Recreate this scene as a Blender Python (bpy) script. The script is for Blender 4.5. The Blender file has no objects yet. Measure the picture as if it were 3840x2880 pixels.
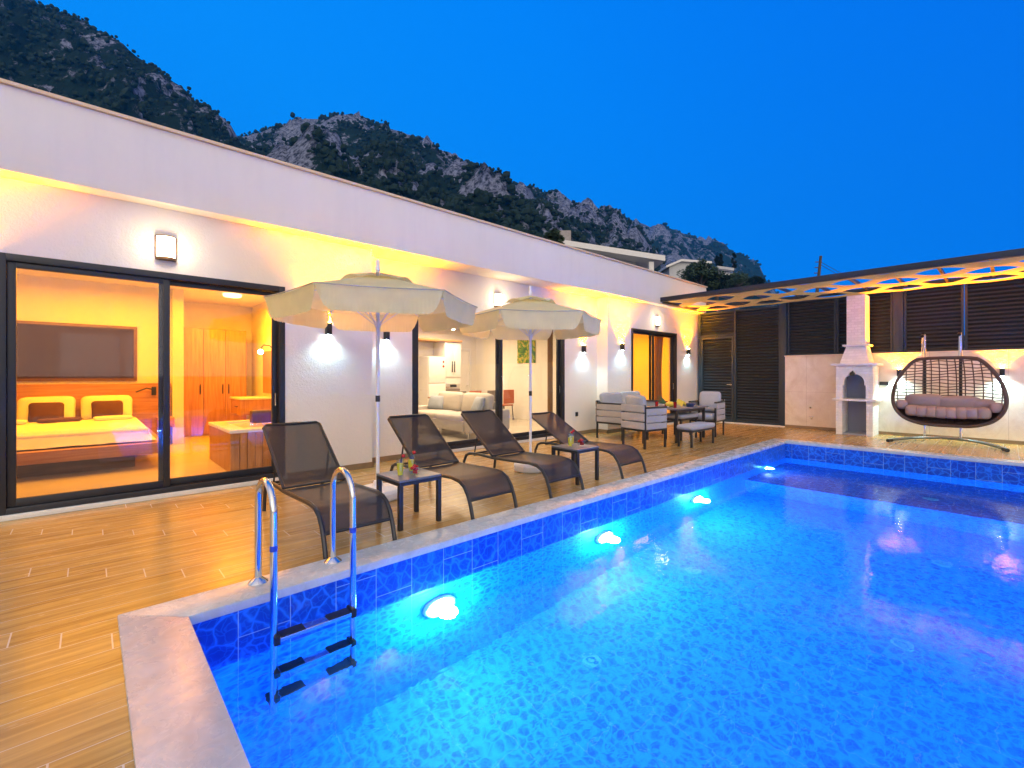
import bpy, bmesh, math, random
from mathutils import Vector, Matrix, noise, Euler
R = math.radians
rnd = random.Random(7)
scn = bpy.context.scene
COL = scn.collection

# ------------------------------------------------------------------ helpers
def wloc(o):
    v = Vector((0, 0, 0))
    while o is not None:
        v += o.location; o = o.parent
    return v

class MB:
    def __init__(s): s.bm = bmesh.new()
    def box(s, x0, x1, y0, y1, z0, z1, m=None):
        vs = [s.bm.verts.new(Vector(p) if m is None else m @ Vector(p)) for p in
              ((x0,y0,z0),(x1,y0,z0),(x1,y1,z0),(x0,y1,z0),(x0,y0,z1),(x1,y0,z1),(x1,y1,z1),(x0,y1,z1))]
        for f in ((3,2,1,0),(4,5,6,7),(0,1,5,4),(1,2,6,5),(2,3,7,6),(3,0,4,7)):
            s.bm.faces.new([vs[i] for i in f])
        return s
    def cbox(s, c, d, rot=(0,0,0)):
        m = Matrix.Translation(c) @ Euler(rot).to_matrix().to_4x4()
        return s.box(-d[0]/2, d[0]/2, -d[1]/2, d[1]/2, -d[2]/2, d[2]/2, m)
    def quad(s, *p):
        s.bm.faces.new([s.bm.verts.new(q) for q in p]); return s
    def tube(s, pts, r, n=10, closed=False, caps=True, rs=None):
        pts = [Vector(p) for p in pts]; N = len(pts); rings = []
        up = None
        for i, p in enumerate(pts):
            a = pts[i-1] if (i > 0 or closed) else p
            b = pts[(i+1) % N] if (i < N-1 or closed) else p
            t = (b - a).normalized()
            if up is None:
                up = t.cross(Vector((0,0,1)))
                if up.length < 1e-3: up = t.cross(Vector((1,0,0)))
            up = (up - t*up.dot(t)).normalized(); w = t.cross(up)
            rr = rs[i] if rs else r
            rings.append([s.bm.verts.new(p + (up*math.cos(2*math.pi*k/n) + w*math.sin(2*math.pi*k/n))*rr) for k in range(n)])
        for i in range(N if closed else N-1):
            A, B = rings[i], rings[(i+1) % N]
            for k in range(n):
                s.bm.faces.new((A[k], A[(k+1)%n], B[(k+1)%n], B[k]))
        if caps and not closed:
            s.bm.faces.new(rings[0][::-1]); s.bm.faces.new(rings[-1])
        return s
    def cyl(s, a, b, r, n=16): return s.tube((a, b), r, n)
    def lathe(s, prof, c=(0,0,0), n=24, m=None):
        c = Vector(c); rings = []
        for r, z in prof:
            rings.append([s.bm.verts.new((m or Matrix()) @ Vector((r*math.cos(2*math.pi*k/n), r*math.sin(2*math.pi*k/n), z)) + c) for k in range(n)] if r > 1e-6
                         else [s.bm.verts.new((m or Matrix()) @ Vector((0,0,z)) + c)])
        for A, B in zip(rings, rings[1:]):
            for k in range(n):
                if len(A) == 1 and len(B) == 1: continue
                if len(A) == 1: s.bm.faces.new((A[0], B[(k+1)%n], B[k]))
                elif len(B) == 1: s.bm.faces.new((A[k], A[(k+1)%n], B[0]))
                else: s.bm.faces.new((A[k], A[(k+1)%n], B[(k+1)%n], B[k]))
        return s
    def grid(s, f, nu, nv):
        V = [[s.bm.verts.new(f(i/nu, j/nv)) for j in range(nv+1)] for i in range(nu+1)]
        for i in range(nu):
            for j in range(nv):
                s.bm.faces.new((V[i][j], V[i+1][j], V[i+1][j+1], V[i][j+1]))
        return s
    def prism(s, pts, axis, a, b):
        """outline pts (2D) extruded along axis 'x'/'y'/'z' from a to b"""
        def P(p, t): return {'x': (t, p[0], p[1]), 'y': (p[0], t, p[1]), 'z': (p[0], p[1], t)}[axis]
        A = [s.bm.verts.new(P(p, a)) for p in pts]; B = [s.bm.verts.new(P(p, b)) for p in pts]
        n = len(pts)
        s.bm.faces.new(A[::-1]); s.bm.faces.new(B)
        for k in range(n): s.bm.faces.new((A[k], A[(k+1)%n], B[(k+1)%n], B[k]))
        return s
    def puff(s, c, d, rot=(0,0,0), e1=.35, e2=.75, n=20, mz=10, wob=0.):
        """pillow / cushion: superellipsoid of size d"""
        m = Matrix.Translation(c) @ Euler(rot).to_matrix().to_4x4()
        def sp(v, e): return math.copysign(abs(v)**e, v)
        rings = []
        for j in range(mz+1):
            ph = -math.pi/2 + math.pi*j/mz
            row = []
            for k in range(n):
                th = 2*math.pi*k/n
                cp = sp(math.cos(ph), e2)
                q = (sp(math.cos(th), e1)*cp, sp(math.sin(th), e1)*cp, sp(math.sin(ph), e2))
                th_ = min(range(3), key=lambda i_: d[i_])      # the thin axis is the puffed one
                q = {2: q, 1: (q[0], q[2], q[1]), 0: (q[2], q[0], q[1])}[th_]
                p = Vector((q[0]*d[0]/2, q[1]*d[1]/2, q[2]*d[2]/2))
                if wob: p += p.normalized()*wob*noise.noise((p + Vector(c))*7.)
                row.append(m @ p)
            rings.append(row)
        top = s.bm.verts.new(rings[-1][0]); bot = s.bm.verts.new(rings[0][0])
        rr = [[s.bm.verts.new(q) for q in row] for row in rings[1:-1]]
        for A, B in zip(rr, rr[1:]):
            for k in range(n): s.bm.faces.new((A[k], A[(k+1)%n], B[(k+1)%n], B[k]))
        for k in range(n):
            s.bm.faces.new((bot, rr[0][(k+1)%n], rr[0][k])); s.bm.faces.new((top, rr[-1][k], rr[-1][(k+1)%n]))
        return s
    def blob(s, c, r, sub=1, j=.25, sq=(1,1,1)):
        t = bmesh.ops.create_icosphere(s.bm, subdivisions=sub, radius=1)
        for v in t['verts']:
            k = 1 + j*noise.noise(v.co*1.7 + Vector(c)*3.1)
            v.co = Vector(c) + Vector((v.co.x*r*sq[0]*k, v.co.y*r*sq[1]*k, v.co.z*r*sq[2]*k))
        return s
    def build(s, name, mat, parent=None, world=True, bev=0, seg=2, smooth=False, ang=35, recalc=True):
        bm = s.bm
        if recalc: bmesh.ops.recalc_face_normals(bm, faces=bm.faces)
        if bev:
            ed = [e for e in bm.edges if len(e.link_faces) == 2 and e.calc_face_angle(0) > R(30)]
            bmesh.ops.bevel(bm, geom=ed, offset=bev, segments=seg, profile=.6, affect='EDGES', clamp_overlap=True)
        if parent is not None and world:
            off = wloc(parent)
            for v in bm.verts: v.co -= off
        me = bpy.data.meshes.new(name); bm.to_mesh(me); bm.free()
        if mat is not None: me.materials.append(mat)
        if smooth or bev:
            for p in me.polygons: p.use_smooth = True
            me.set_sharp_from_angle(angle=R(ang))
        o = bpy.data.objects.new(name, me); COL.objects.link(o)
        if parent is not None: o.parent = parent
        return o

def tag(o, label=None, cat=None, group=None, kind=None):
    if label: o['label'] = label
    if cat: o['category'] = cat
    if group: o['group'] = group
    if kind: o['kind'] = kind
    return o
def thing(name, loc, label, cat, group=None, rz=0):
    o = bpy.data.objects.new(name, None); COL.objects.link(o)
    o.location = loc; o.rotation_euler = (0, 0, rz); o.empty_display_size = .1
    return tag(o, label, cat, group)
def copy_tree(o, parent=None):
    c = o.copy(); COL.objects.link(c); c.parent = parent
    for ch in [x for x in bpy.data.objects if x.parent == o]: copy_tree(ch, c)
    return c
def again(o, loc, label, rz=None, scale=None):
    c = copy_tree(o); c.location = loc; c['label'] = label
    if rz is not None: c.rotation_euler = (0, 0, rz)
    if scale: c.scale = scale
    return c
def light(kind, name, parent, loc, power, color, **k):
    l = bpy.data.lights.new(name, kind); l.energy = power; l.color = color
    for a, v in k.items(): setattr(l, a, v)
    o = bpy.data.objects.new(name, l); COL.objects.link(o); o.parent = parent
    o.location = loc
    return o

# ------------------------------------------------------------------ materials
class NT:
    def __init__(s, mat):
        s.t = mat.node_tree; s.t.nodes.clear(); s.n = s.t.nodes
        s.out = s.n.new('ShaderNodeOutputMaterial')
    def add(s, typ, **k):
        n = s.n.new('ShaderNode'+typ)
        for a, v in k.items():
            if a.startswith('i_'): n.inputs[a[2:].replace('_', ' ')].default_value = v
            else: setattr(n, a, v)
        return n
    def L(s, a, b): s.t.links.new(a, b)
    def math(s, op, a, b=None, c=None):
        n = s.n.new('ShaderNodeMath'); n.operation = op
        for i, v in enumerate((a, b, c)):
            if v is None: continue
            if isinstance(v, (int, float)): n.inputs[i].default_value = v
            else: s.L(v, n.inputs[i])
        return n.outputs[0]
    def mix(s, f, a, b, typ='RGBA', blend='MIX'):
        n = s.n.new('ShaderNodeMix'); n.data_type = 'RGBA'; n.blend_type = blend
        for i, v in ((0, f), (6, a), (7, b)):
            if isinstance(v, (int, float)): n.inputs[i].default_value = v
            elif isinstance(v, tuple): n.inputs[i].default_value = (*v, 1) if len(v) == 3 else v
            else: s.L(v, n.inputs[i])
        return n.outputs[2]
    def ramp(s, f, stops):
        n = s.n.new('ShaderNodeValToRGB'); s.L(f, n.inputs[0])
        e = n.color_ramp.elements
        while len(e) < len(stops): e.new(.5)
        for el, (p, c) in zip(e, stops):
            el.position = p; el.color = (c, c, c, 1) if isinstance(c, (int, float)) else (*c, 1)
        return n.outputs[0]
    def pos(s): return s.add('NewGeometry').outputs['Position']
    def obj(s): return s.add('TexCoord').outputs['Object']
    def noise(s, vec, scale, detail=4, rough=.55, dist=0):
        n = s.add('TexNoise', i_Scale=scale, i_Detail=detail, i_Roughness=rough, i_Distortion=dist)
        if vec is not None: s.L(vec, n.inputs['Vector'])
        return n.outputs[0]
    def bump(s, h, strength, dist=.01):
        n = s.add('Bump', i_Strength=strength, i_Distance=dist); s.L(h, n.inputs['Height']); return n.outputs[0]
    def pbr(s, color=None, rough=.5, metal=0, normal=None, **k):
        p = s.add('BsdfPrincipled'); p.inputs['Metallic'].default_value = metal
        if isinstance(color, tuple): p.inputs['Base Color'].default_value = (*color, 1)
        elif color is not None: s.L(color, p.inputs['Base Color'])
        if isinstance(rough, (int, float)): p.inputs['Roughness'].default_value = rough
        else: s.L(rough, p.inputs['Roughness'])
        if normal is not None: s.L(normal, p.inputs['Normal'])
        for a, v in k.items(): p.inputs[a.replace('_', ' ')].default_value = v
        return p
    def done(s, sh): s.L(sh.outputs[0] if hasattr(sh, 'outputs') else sh, s.out.inputs[0])

def newmat(name):
    m = bpy.data.materials.new(name); m.use_nodes = True
    return m, NT(m)
def simple(name, color, rough=.5, metal=0, var=.15, vs=6, bs=60, bump=.15, **k):
    m, t = newmat(name)
    v = t.obj(); n = t.noise(v, vs, 5)
    c = t.mix(n, tuple(x*(1-var) for x in color), tuple(min(1, x*(1+var)) for x in color))
    rr = t.math('MULTIPLY_ADD', n, .2, rough-.1)
    t.done(t.pbr(c, rr, metal, t.bump(t.noise(v, bs, 3), bump, .004) if bump else None, **k))
    return m
def emis(name, color, st):
    m, t = newmat(name); e = t.add('Emission', i_Strength=st); e.inputs[0].default_value = (*color, 1); t.done(e); return m

def m_stucco(name, col):
    m, t = newmat(name); v = t.pos()
    n = t.noise(v, 2.2, 4); c = t.mix(n, tuple(x*.93 for x in col), col)
    h = t.math('ADD', t.noise(v, 42, 5, .7), t.math('MULTIPLY', t.noise(v, 16, 3), .8))
    t.done(t.pbr(c, .85, 0, t.bump(h, .55, .012))); return m
def m_plaster(name, col, rough=.7):
    m, t = newmat(name); v = t.pos(); n = t.noise(v, .9, 5)
    mp = t.add('Mapping'); t.L(v, mp.inputs[0]); mp.inputs['Scale'].default_value = (3.2, 3.2, .35); st = t.ramp(t.noise(mp.outputs[0], 1.6, 6, .65), ((.45, 0), (.75, 1)))
    c = t.mix(t.math('MULTIPLY_ADD', st, -.35, n), tuple(x*.86 for x in col), col)
    t.done(t.pbr(c, rough, 0, t.bump(t.noise(v, 30, 4), .08, .006))); return m
def m_wood(name, c1, c2, axis='x', rough=.45, sc=1.0):
    m, t = newmat(name); v = t.pos()
    mp = t.add('Mapping'); t.L(v, mp.inputs[0])
    mp.inputs['Scale'].default_value = {'x': (.6*sc, 9*sc, 9*sc), 'y': (9*sc, .6*sc, 9*sc), 'z': (9*sc, 9*sc, .6*sc)}[axis]
    n = t.noise(mp.outputs[0], 2, 6, .6, .8); f = t.ramp(n, ((.3, 0), (.7, 1)))
    t.done(t.pbr(t.mix(f, c1, c2), rough, 0, t.bump(n, .1, .004))); return m

def m_deck():
    m, t = newmat('wood_look_tile'); v = t.pos()
    s = t.add('SeparateXYZ'); t.L(v, s.inputs[0]); x, y = s.outputs[0], s.outputs[1]
    yy = t.math('DIVIDE', t.math('ADD', y, 20.07), .19)
    row = t.math('FLOOR', yy); fy = t.math('FRACT', yy)
    xx = t.math('DIVIDE', t.math('ADD', t.math('ADD', x, 40.31), t.math('MULTIPLY', row, .2)), 1.2)
    col = t.math('FLOOR', xx); fx = t.math('FRACT', xx)
    idn = t.add('CombineXYZ'); t.L(row, idn.inputs[0]); t.L(col, idn.inputs[1])
    wn = t.add('TexWhiteNoise', noise_dimensions='3D'); t.L(idn.outputs[0], wn.inputs[0])
    rv = wn.outputs[0]
    g1 = t.math('LESS_THAN', t.math('MULTIPLY', t.math('MINIMUM', fy, t.math('SUBTRACT', 1, fy)), .19), .0022)
    g2 = t.math('LESS_THAN', t.math('MULTIPLY', t.math('MINIMUM', fx, t.math('SUBTRACT', 1, fx)), 1.2), .0034)
    g = t.math('MAXIMUM', g1, g2)
    cv = t.add('CombineXYZ')
    t.L(t.math('ADD', t.math('MULTIPLY', x, .9), t.math('MULTIPLY', rv, 37)), cv.inputs[0])
    t.L(t.math('MULTIPLY', y, 13), cv.inputs[1]); t.L(t.math('MULTIPLY', rv, 11), cv.inputs[2])
    n1 = t.noise(cv.outputs[0], 1.3, 6, .6, 1.0); n2 = t.noise(cv.outputs[0], 5, 4, .6, .4)
    f = t.ramp(n1, ((.32, 0), (.5, .45), (.72, 1)))
    c = t.mix(f, (.29, .15, .032), (.68, .45, .125))
    c = t.mix(t.math('MULTIPLY', n2, .35), c, (.22, .135, .05))
    c = t.mix(t.math('MULTIPLY', rv, .28), c, (.50, .39, .20))
    c = t.mix(g, c, (.62, .55, .44))
    h = t.math('SUBTRACT', t.math('MULTIPLY', n2, .25), t.math('MULTIPLY', g, 1.0))
    rr = t.math('MULTIPLY_ADD', n2, .16, .17)
    t.done(t.pbr(c, rr, 0, t.bump(h, .25, .004), Specular_IOR_Level=.55)); return m

def m_pool(name, dark, light_, linew=.09, sc=7.5, gk=1.0, rough=.22):
    m, t = newmat(name); v = t.pos()
    dn = t.add('TexNoise', i_Scale=5, i_Detail=3); t.L(v, dn.inputs[0])
    vm = t.add('VectorMath', operation='MULTIPLY_ADD'); t.L(dn.outputs['Color'], vm.inputs[0])
    vm.inputs[1].default_value = (.16, .16, .16); t.L(v, vm.inputs[2])
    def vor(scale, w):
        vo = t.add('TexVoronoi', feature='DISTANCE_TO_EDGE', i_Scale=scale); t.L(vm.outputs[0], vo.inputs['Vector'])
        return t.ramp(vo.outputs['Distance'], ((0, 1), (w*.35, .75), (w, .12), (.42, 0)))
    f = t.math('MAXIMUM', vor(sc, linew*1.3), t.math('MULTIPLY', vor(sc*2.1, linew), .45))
    # 0.3 m tiles, every other column shifted by a third
    s = t.add('SeparateXYZ'); t.L(v, s.inputs[0])
    nn = t.add('NewGeometry').outputs['Normal']; ns = t.add('SeparateXYZ'); t.L(nn, ns.inputs[0])
    fz = t.math('GREATER_THAN', t.math('ABSOLUTE', ns.outputs[2]), .5)
    fxw = t.math('GREATER_THAN', t.math('ABSOLUTE', ns.outputs[0]), .5)
    def sel(k, a, b): return t.math('ADD', t.math('MULTIPLY', k, a), t.math('MULTIPLY', t.math('SUBTRACT', 1, k), b))
    a = sel(fxw, s.outputs[1], s.outputs[0]); b = sel(fz, s.outputs[1], s.outputs[2])
    ua = t.math('DIVIDE', t.math('ADD', a, 29.93), .3); ca = t.math('FLOOR', ua); fa = t.math('FRACT', ua)
    ub = t.math('ADD', t.math('DIVIDE', t.math('ADD', b, 30.02), .45), t.math('MULTIPLY', ca, .37)); fb = t.math('FRACT', ub)
    ga = t.math('LESS_THAN', t.math('MINIMUM', fa, t.math('SUBTRACT', 1, fa)), .009)
    gb = t.math('LESS_THAN', t.math('MINIMUM', fb, t.math('SUBTRACT', 1, fb)), .006)
    g = t.math('MAXIMUM', ga, gb)
    wn = t.add('TexWhiteNoise', noise_dimensions='2D'); iv = t.add('CombineXYZ'); t.L(ca, iv.inputs[0]); t.L(t.math('FLOOR', ub), iv.inputs[1]); t.L(iv.outputs[0], wn.inputs[0])
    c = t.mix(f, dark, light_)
    c = t.mix(t.math('MULTIPLY', wn.outputs[0], .18), c, light_)
    c = t.mix(t.math('MULTIPLY', g, gk), c, (.28, .5, .72))
    t.done(t.pbr(c, rough, 0, t.bump(t.math('MULTIPLY', g, -1), .3, .003))); return m

def m_water():
    m, t = newmat('pool_water'); v = t.pos()
    mp = t.add('Mapping'); t.L(v, mp.inputs[0]); mp.inputs['Rotation'].default_value = (0, 0, R(35)); mp.inputs['Scale'].default_value = (1, 1.7, 1)
    h = t.math('ADD', t.noise(mp.outputs[0], 3.2, 3, .5, .6), t.math('MULTIPLY', t.noise(mp.outputs[0], 9, 2, .5, .3), .25))
    rf = t.add('BsdfRefraction', i_IOR=1.33, i_Roughness=.0); rf.inputs[0].default_value = (.95, .99, 1, 1); t.L(t.bump(h, .22, .024), rf.inputs['Normal'])
    gl = t.add('BsdfGlossy', i_Roughness=.065); gl.inputs[0].default_value = (.9, .95, 1, 1); t.L(t.bump(h, .12, .024), gl.inputs['Normal'])
    fr = t.add('Fresnel', i_IOR=1.33); mx = t.add('MixShader'); t.L(t.math('MULTIPLY', fr.outputs[0], .4), mx.inputs[0]); t.L(rf.outputs[0], mx.inputs[1]); t.L(gl.outputs[0], mx.inputs[2])
    t.done(mx)
    ab = t.add('VolumeAbsorption', i_Density=.03); ab.inputs[0].default_value = (.0, .66, 1, 1)
    sc = t.add('VolumeScatter', i_Density=.05, i_Anisotropy=.3); sc.inputs[0].default_value = (.05, .6, 1, 1)
    ad = t.add('AddShader'); t.L(ab.outputs[0], ad.inputs[0]); t.L(sc.outputs[0], ad.inputs[1])
    t.L(ad.outputs[0], t.out.inputs['Volume'])
    return m

def m_glass(name, tint=(1,1,1), refl=1.0):
    m, t = newmat(name)
    tr = t.add('BsdfTransparent'); tr.inputs[0].default_value = (*tint, 1)
    gl = t.add('BsdfGlossy', i_Roughness=.012); gl.inputs[0].default_value = (.95, .97, 1, 1)
    ge = t.add('NewGeometry'); dt = t.add('VectorMath', operation='DOT_PRODUCT'); t.L(ge.outputs['Incoming'], dt.inputs[0]); t.L(ge.outputs['Normal'], dt.inputs[1])
    k = t.math('POWER', t.math('SUBTRACT', 1, t.math('MINIMUM', 1, t.math('ABSOLUTE', dt.outputs['Value']))), 5)
    fr = t.math('MULTIPLY_ADD', k, .93, .032)
    mx = t.add('MixShader'); t.L(t.math('MULTIPLY', fr, refl), mx.inputs[0]); t.L(tr.outputs[0], mx.inputs[1]); t.L(gl.outputs[0], mx.inputs[2])
    t.done(mx); return m

def m_fabric(name, col, trans=.3, ws=420, bump=.25):
    m, t = newmat(name); v = t.obj(); n = t.noise(v, 5, 5)
    c = t.mix(n, tuple(x*.85 for x in col), tuple(min(1, x*1.1) for x in col))
    w = t.add('TexWave', i_Scale=ws/10, i_Distortion=.6, bands_direction='DIAGONAL'); t.L(v, w.inputs[0])
    h = t.math('ADD', t.noise(v, ws/6, 2), t.math('MULTIPLY', w.outputs[1], .5))
    nb = t.bump(h, bump, .003)
    p = t.pbr(c, .9, 0, nb, Specular_IOR_Level=.2)
    if trans:
        tl = t.add('BsdfTranslucent'); t.L(c, tl.inputs[0]); t.L(nb, tl.inputs['Normal'])
        mx = t.add('MixShader'); mx.inputs[0].default_value = trans
        t.L(p.outputs[0], mx.inputs[1]); t.L(tl.outputs[0], mx.inputs[2]); t.done(mx)
    else: t.done(p)
    return m

def m_mesh_sling():
    m, t = newmat('sling_mesh'); v = t.obj()
    p = t.pbr(t.mix(t.noise(v, 90, 2), (.008, .010, .017), (.022, .023, .032)), .62, 0, t.bump(t.noise(v, 260, 2), .3, .002))
    tr = t.add('BsdfTransparent'); mx = t.add('MixShader'); mx.inputs[0].default_value = .13
    t.L(p.outputs[0], mx.inputs[1]); t.L(tr.outputs[0], mx.inputs[2]); t.done(mx); return m

def m_brick(name, col):
    m, t = newmat(name); v = t.pos(); s = t.add('SeparateXYZ'); t.L(v, s.inputs[0])
    cv = t.add('CombineXYZ'); t.L(t.math('ADD', s.outputs[0], s.outputs[1]), cv.inputs[0]); t.L(s.outputs[2], cv.inputs[1])
    b = t.add('TexBrick', i_Scale=1, i_Mortar_Size=.005, i_Brick_Width=.13, i_Row_Height=.062, i_Mortar_Smooth=.3)
    b.inputs['Color1'].default_value = (*col, 1); b.inputs['Color2'].default_value = (*[x*.88 for x in col], 1); b.inputs['Mortar'].default_value = (*[x*.84 for x in col], 1)
    t.L(cv.outputs[0], b.inputs[0])
    h = t.math('SUBTRACT', t.math('MULTIPLY', t.noise(v, 55, 4), .35), b.outputs[1])
    t.done(t.pbr(b.outputs[0], .85, 0, t.bump(h, .7, .012))); return m

def m_travertine():
    m, t = newmat('polished_travertine'); v = t.pos(); s = t.add('SeparateXYZ'); t.L(v, s.inputs[0])
    n = t.noise(v, 1.3, 8, .62, 1.6); n2 = t.noise(v, 7, 5, .6, .8)
    c = t.mix(t.ramp(n, ((.34, 0), (.5, .5), (.68, 1))), (.70, .63, .50), (.86, .82, .71))
    c = t.mix(t.math('MULTIPLY', t.ramp(n2, ((.45, 0), (.7, 1))), .3), c, (.66, .57, .47))
    def ln(x, st, off): 
        u = t.math('FRACT', t.math('DIVIDE', t.math('ADD', x, off), st)); return t.math('LESS_THAN', t.math('MINIMUM', u, t.math('SUBTRACT', 1, u)), .0022)
    g = t.math('MAXIMUM', ln(s.outputs[1], 1.2, 20.4), ln(s.outputs[2], .965, 10*.965))
    c = t.mix(t.math('MULTIPLY', g, .6), c, (.3, .24, .17))
    t.done(t.pbr(c, .13, 0, t.bump(t.math('SUBTRACT', t.math('MULTIPLY', n2, .12), g), .12, .003), Specular_IOR_Level=.6)); return m

def m_marble():
    m, t = newmat('coping_marble'); v = t.pos()
    n = t.noise(v, 2.4, 8, .62, 1.2); n2 = t.noise(v, 9, 6, .6, .6)
    c = t.mix(t.ramp(n, ((.35, 0), (.65, 1))), (.40, .45, .455), (.54, .61, .63))
    c = t.mix(t.math('MULTIPLY', t.ramp(n2, ((.5, 0), (.75, 1))), .35), c, (.34, .31, .27))
    t.done(t.pbr(c, t.math('MULTIPLY_ADD', n2, .25, .15), 0, t.bump(n2, .08, .004))); return m

def m_mountain():
    m, t = newmat('limestone_hillside'); v = t.pos()
    at = t.add('Attribute', attribute_name='rock')
    sl = t.add('Mapping'); t.L(v, sl.inputs[0]); sl.inputs['Scale'].default_value = (1, 1, .45)
    n = t.noise(sl.outputs[0], .20, 9, .72, .5); n2 = t.noise(sl.outputs[0], .75, 7, .7)
    k = t.math('ADD', at.outputs['Fac'], t.math('MULTIPLY', t.math('SUBTRACT', n, .5), 2.2))
    f = t.ramp(k, ((.42, 0), (.58, 1)))
    rock = t.mix(t.ramp(n2, ((.40, 0), (.58, 1))), (.03, .036, .055), (.34, .37, .47))
    veg = t.mix(n2, (.005, .016, .012), (.018, .042, .022))
    c = t.mix(f, veg, rock)
    t.done(t.pbr(c, .95, 0, t.bump(t.math('ADD', n2, n), 1.0, 2.2), Specular_IOR_Level=.1)); return m

def m_leaf(name, a, b):
    m, t = newmat(name); n = t.noise(t.pos(), .35, 4, .6); n2 = t.noise(t.pos(), 3, 2)
    t.done(t.pbr(t.mix(t.math('ADD', t.math('MULTIPLY', n, .7), t.math('MULTIPLY', n2, .3)), a, b), .8, 0, Specular_IOR_Level=.2)); return m

MT = dict(
 stucco=m_stucco('white_stucco', (.80,.785,.74)), plaster=m_plaster('fascia_plaster', (.86,.80,.69)), inwall=m_plaster('interior_paint', (.82,.78,.70)),
 deck=m_deck(), marble=m_marble(), poolshade=m_pool('pool_tile_shaded', (.001,.030,.42), (.015,.19,.82), .08, 9.5, .8, .3), poolfloor=m_pool('pool_floor_tile', (.0,.075,.58), (.003,.32,.96), .19, 13.0, .25, .7),
 water=m_water(), glass=m_glass('window_glass', (.96,.97,.97)), clear=m_glass('drinking_glass', (.93,.96,.96), 1.3),
 frame=simple('anthracite_aluminium', (.028,.032,.042), .35, .4, .1, 3, 80, .05), louver=simple('louver_aluminium', (.026,.046,.070), .5, .15, .12, 4, 80, .05),
 steel=simple('polished_steel', (.72,.72,.70), .12, 1, .05, 4, 40, .02), black=simple('black_plastic', (.015,.016,.018), .45, 0, .2, 8, 90, .1),
 sling=m_mesh_sling(), lframe=simple('lounger_metal', (.045,.048,.055), .38, .6, .12, 5, 90, .06),
 canvas=m_fabric('cream_canvas', (.88,.80,.42), .40), whitemetal=simple('white_metal', (.72,.73,.75), .4, 0, .06, 5, 60, .05), whiteplastic=simple('white_plastic', (.75,.76,.80), .5, 0, .08, 5, 40, .15),
 travertine=m_travertine(), brick=m_brick('white_split_brick', (.86,.86,.83)), bbqsmooth=m_plaster('smooth_white_concrete', (.82,.80,.77), .6),
 soot=m_plaster('grey_hearth_plaster', (.34,.36,.42), .8),
 wicker=simple('brown_wicker', (.075,.042,.03), .55, 0, .35, 30, 110, .5), cushbrown=m_fabric('mauve_cushion', (.36,.28,.27), 0), 
 greyfab=m_fabric('grey_upholstery', (.35,.39,.45), 0), beigefab=m_fabric('taupe_band', (.36,.37,.40), 0), sofafab=m_fabric('pale_sofa', (.52,.48,.43), 0),
 shade=m_fabric('pergola_cloth', (.82,.55,.17), .4), tablem=simple('grey_table_top', (.12,.14,.17), .4, 0, .15),
 woodo=m_wood('orange_oak', (.34,.14,.04), (.55,.28,.10), 'z'), woodh=m_wood('headboard_oak', (.30,.12,.035), (.50,.25,.09), 'x'), woodd=m_wood('dark_wood', (.10,.05,.02), (.2,.1,.045), 'x'),
 linen=m_fabric('white_linen', (.80,.77,.70), 0), brownfab=m_fabric('brown_velvet', (.12,.055,.03), 0),
 cupb=simple('white_lacquer', (.80,.78,.74), .3, 0, .04, 3, 50, .03), intfloor=simple('glossy_floor_tile', (.62,.56,.46), .14, 0, .08, 2, 20, .02),
 amberglow=emis('amber_lens', (1,.5,.10), 150), whiteglow=emis('cool_lens', (.85,.97,1), 55), sconceglow=emis('sconce_diffuser', (1,.80,.55), 16), poolglow=emis('pool_lens', (.80,.95,1), 60), bulbglow=emis('bulb_glow', (1,.86,.62), 25), ceilglow=emis('added_ceiling_glow', (1,.72,.35), 3),
 mount=m_mountain(), shrub=m_leaf('shrub_leaves', (.004,.014,.010), (.018,.038,.018)), leaf=m_leaf('olive_leaves', (.02,.045,.022), (.075,.11,.05)), bark=simple('bark', (.09,.07,.05), .9, 0, .3, 8, 30, .6),
 ground=simple('dry_ground', (.16,.13,.09), .95, 0, .3, .5, 3, .5), oldplaster=m_plaster('neighbour_plaster', (.55,.56,.56), .85), stonechim=simple('rough_stone', (.32,.29,.26), .9, 0, .5, 5, 12, .8), glassdark=simple('dark_window', (.02,.025,.03), .1, 0, .1, 3, 30, .02),
 juice=simple('yellow_juice', (.72,.62,.02), .2, 0, .1, 8, 30, 0), cherry=simple('red_cherry', (.42,.012,.012), .2, 0, .3, 30, 60, .05), greenleaf=simple('pineapple_leaf', (.03,.10,.03), .5, 0, .3), melon=simple('yellow_melon', (.62,.50,.05), .45, 0, .2, 25, 60, .4), redwine=simple('red_glass', (.25,.01,.012), .12, 0, .2), plate=simple('white_china', (.78,.76,.72), .2, 0, .04), navy=simple('navy_china', (.03,.06,.16), .3, 0, .1),
 skirting=simple('skirting_tile', (.26,.19,.11), .4, 0, .25, 9), sill=simple('white_sill', (.72,.71,.68), .35, 0, .06), redseat=simple('terracotta_chair', (.50,.12,.05), .5, 0, .1), greyseat=simple('taupe_chair', (.22,.18,.15), .5, 0, .1),
 curtain=m_fabric('brown_curtain', (.32,.17,.07), .2), basket=simple('brown_basket', (.10,.045,.02), .6, 0, .3, 20, 60, .4), bluemark=simple('blue_sticker', (.02,.06,.45), .4, 0, .1), darkart=simple('dark_glazed_panel', (.05,.03,.02), .06, 0, .25, 3, 40, .05),
)
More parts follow.
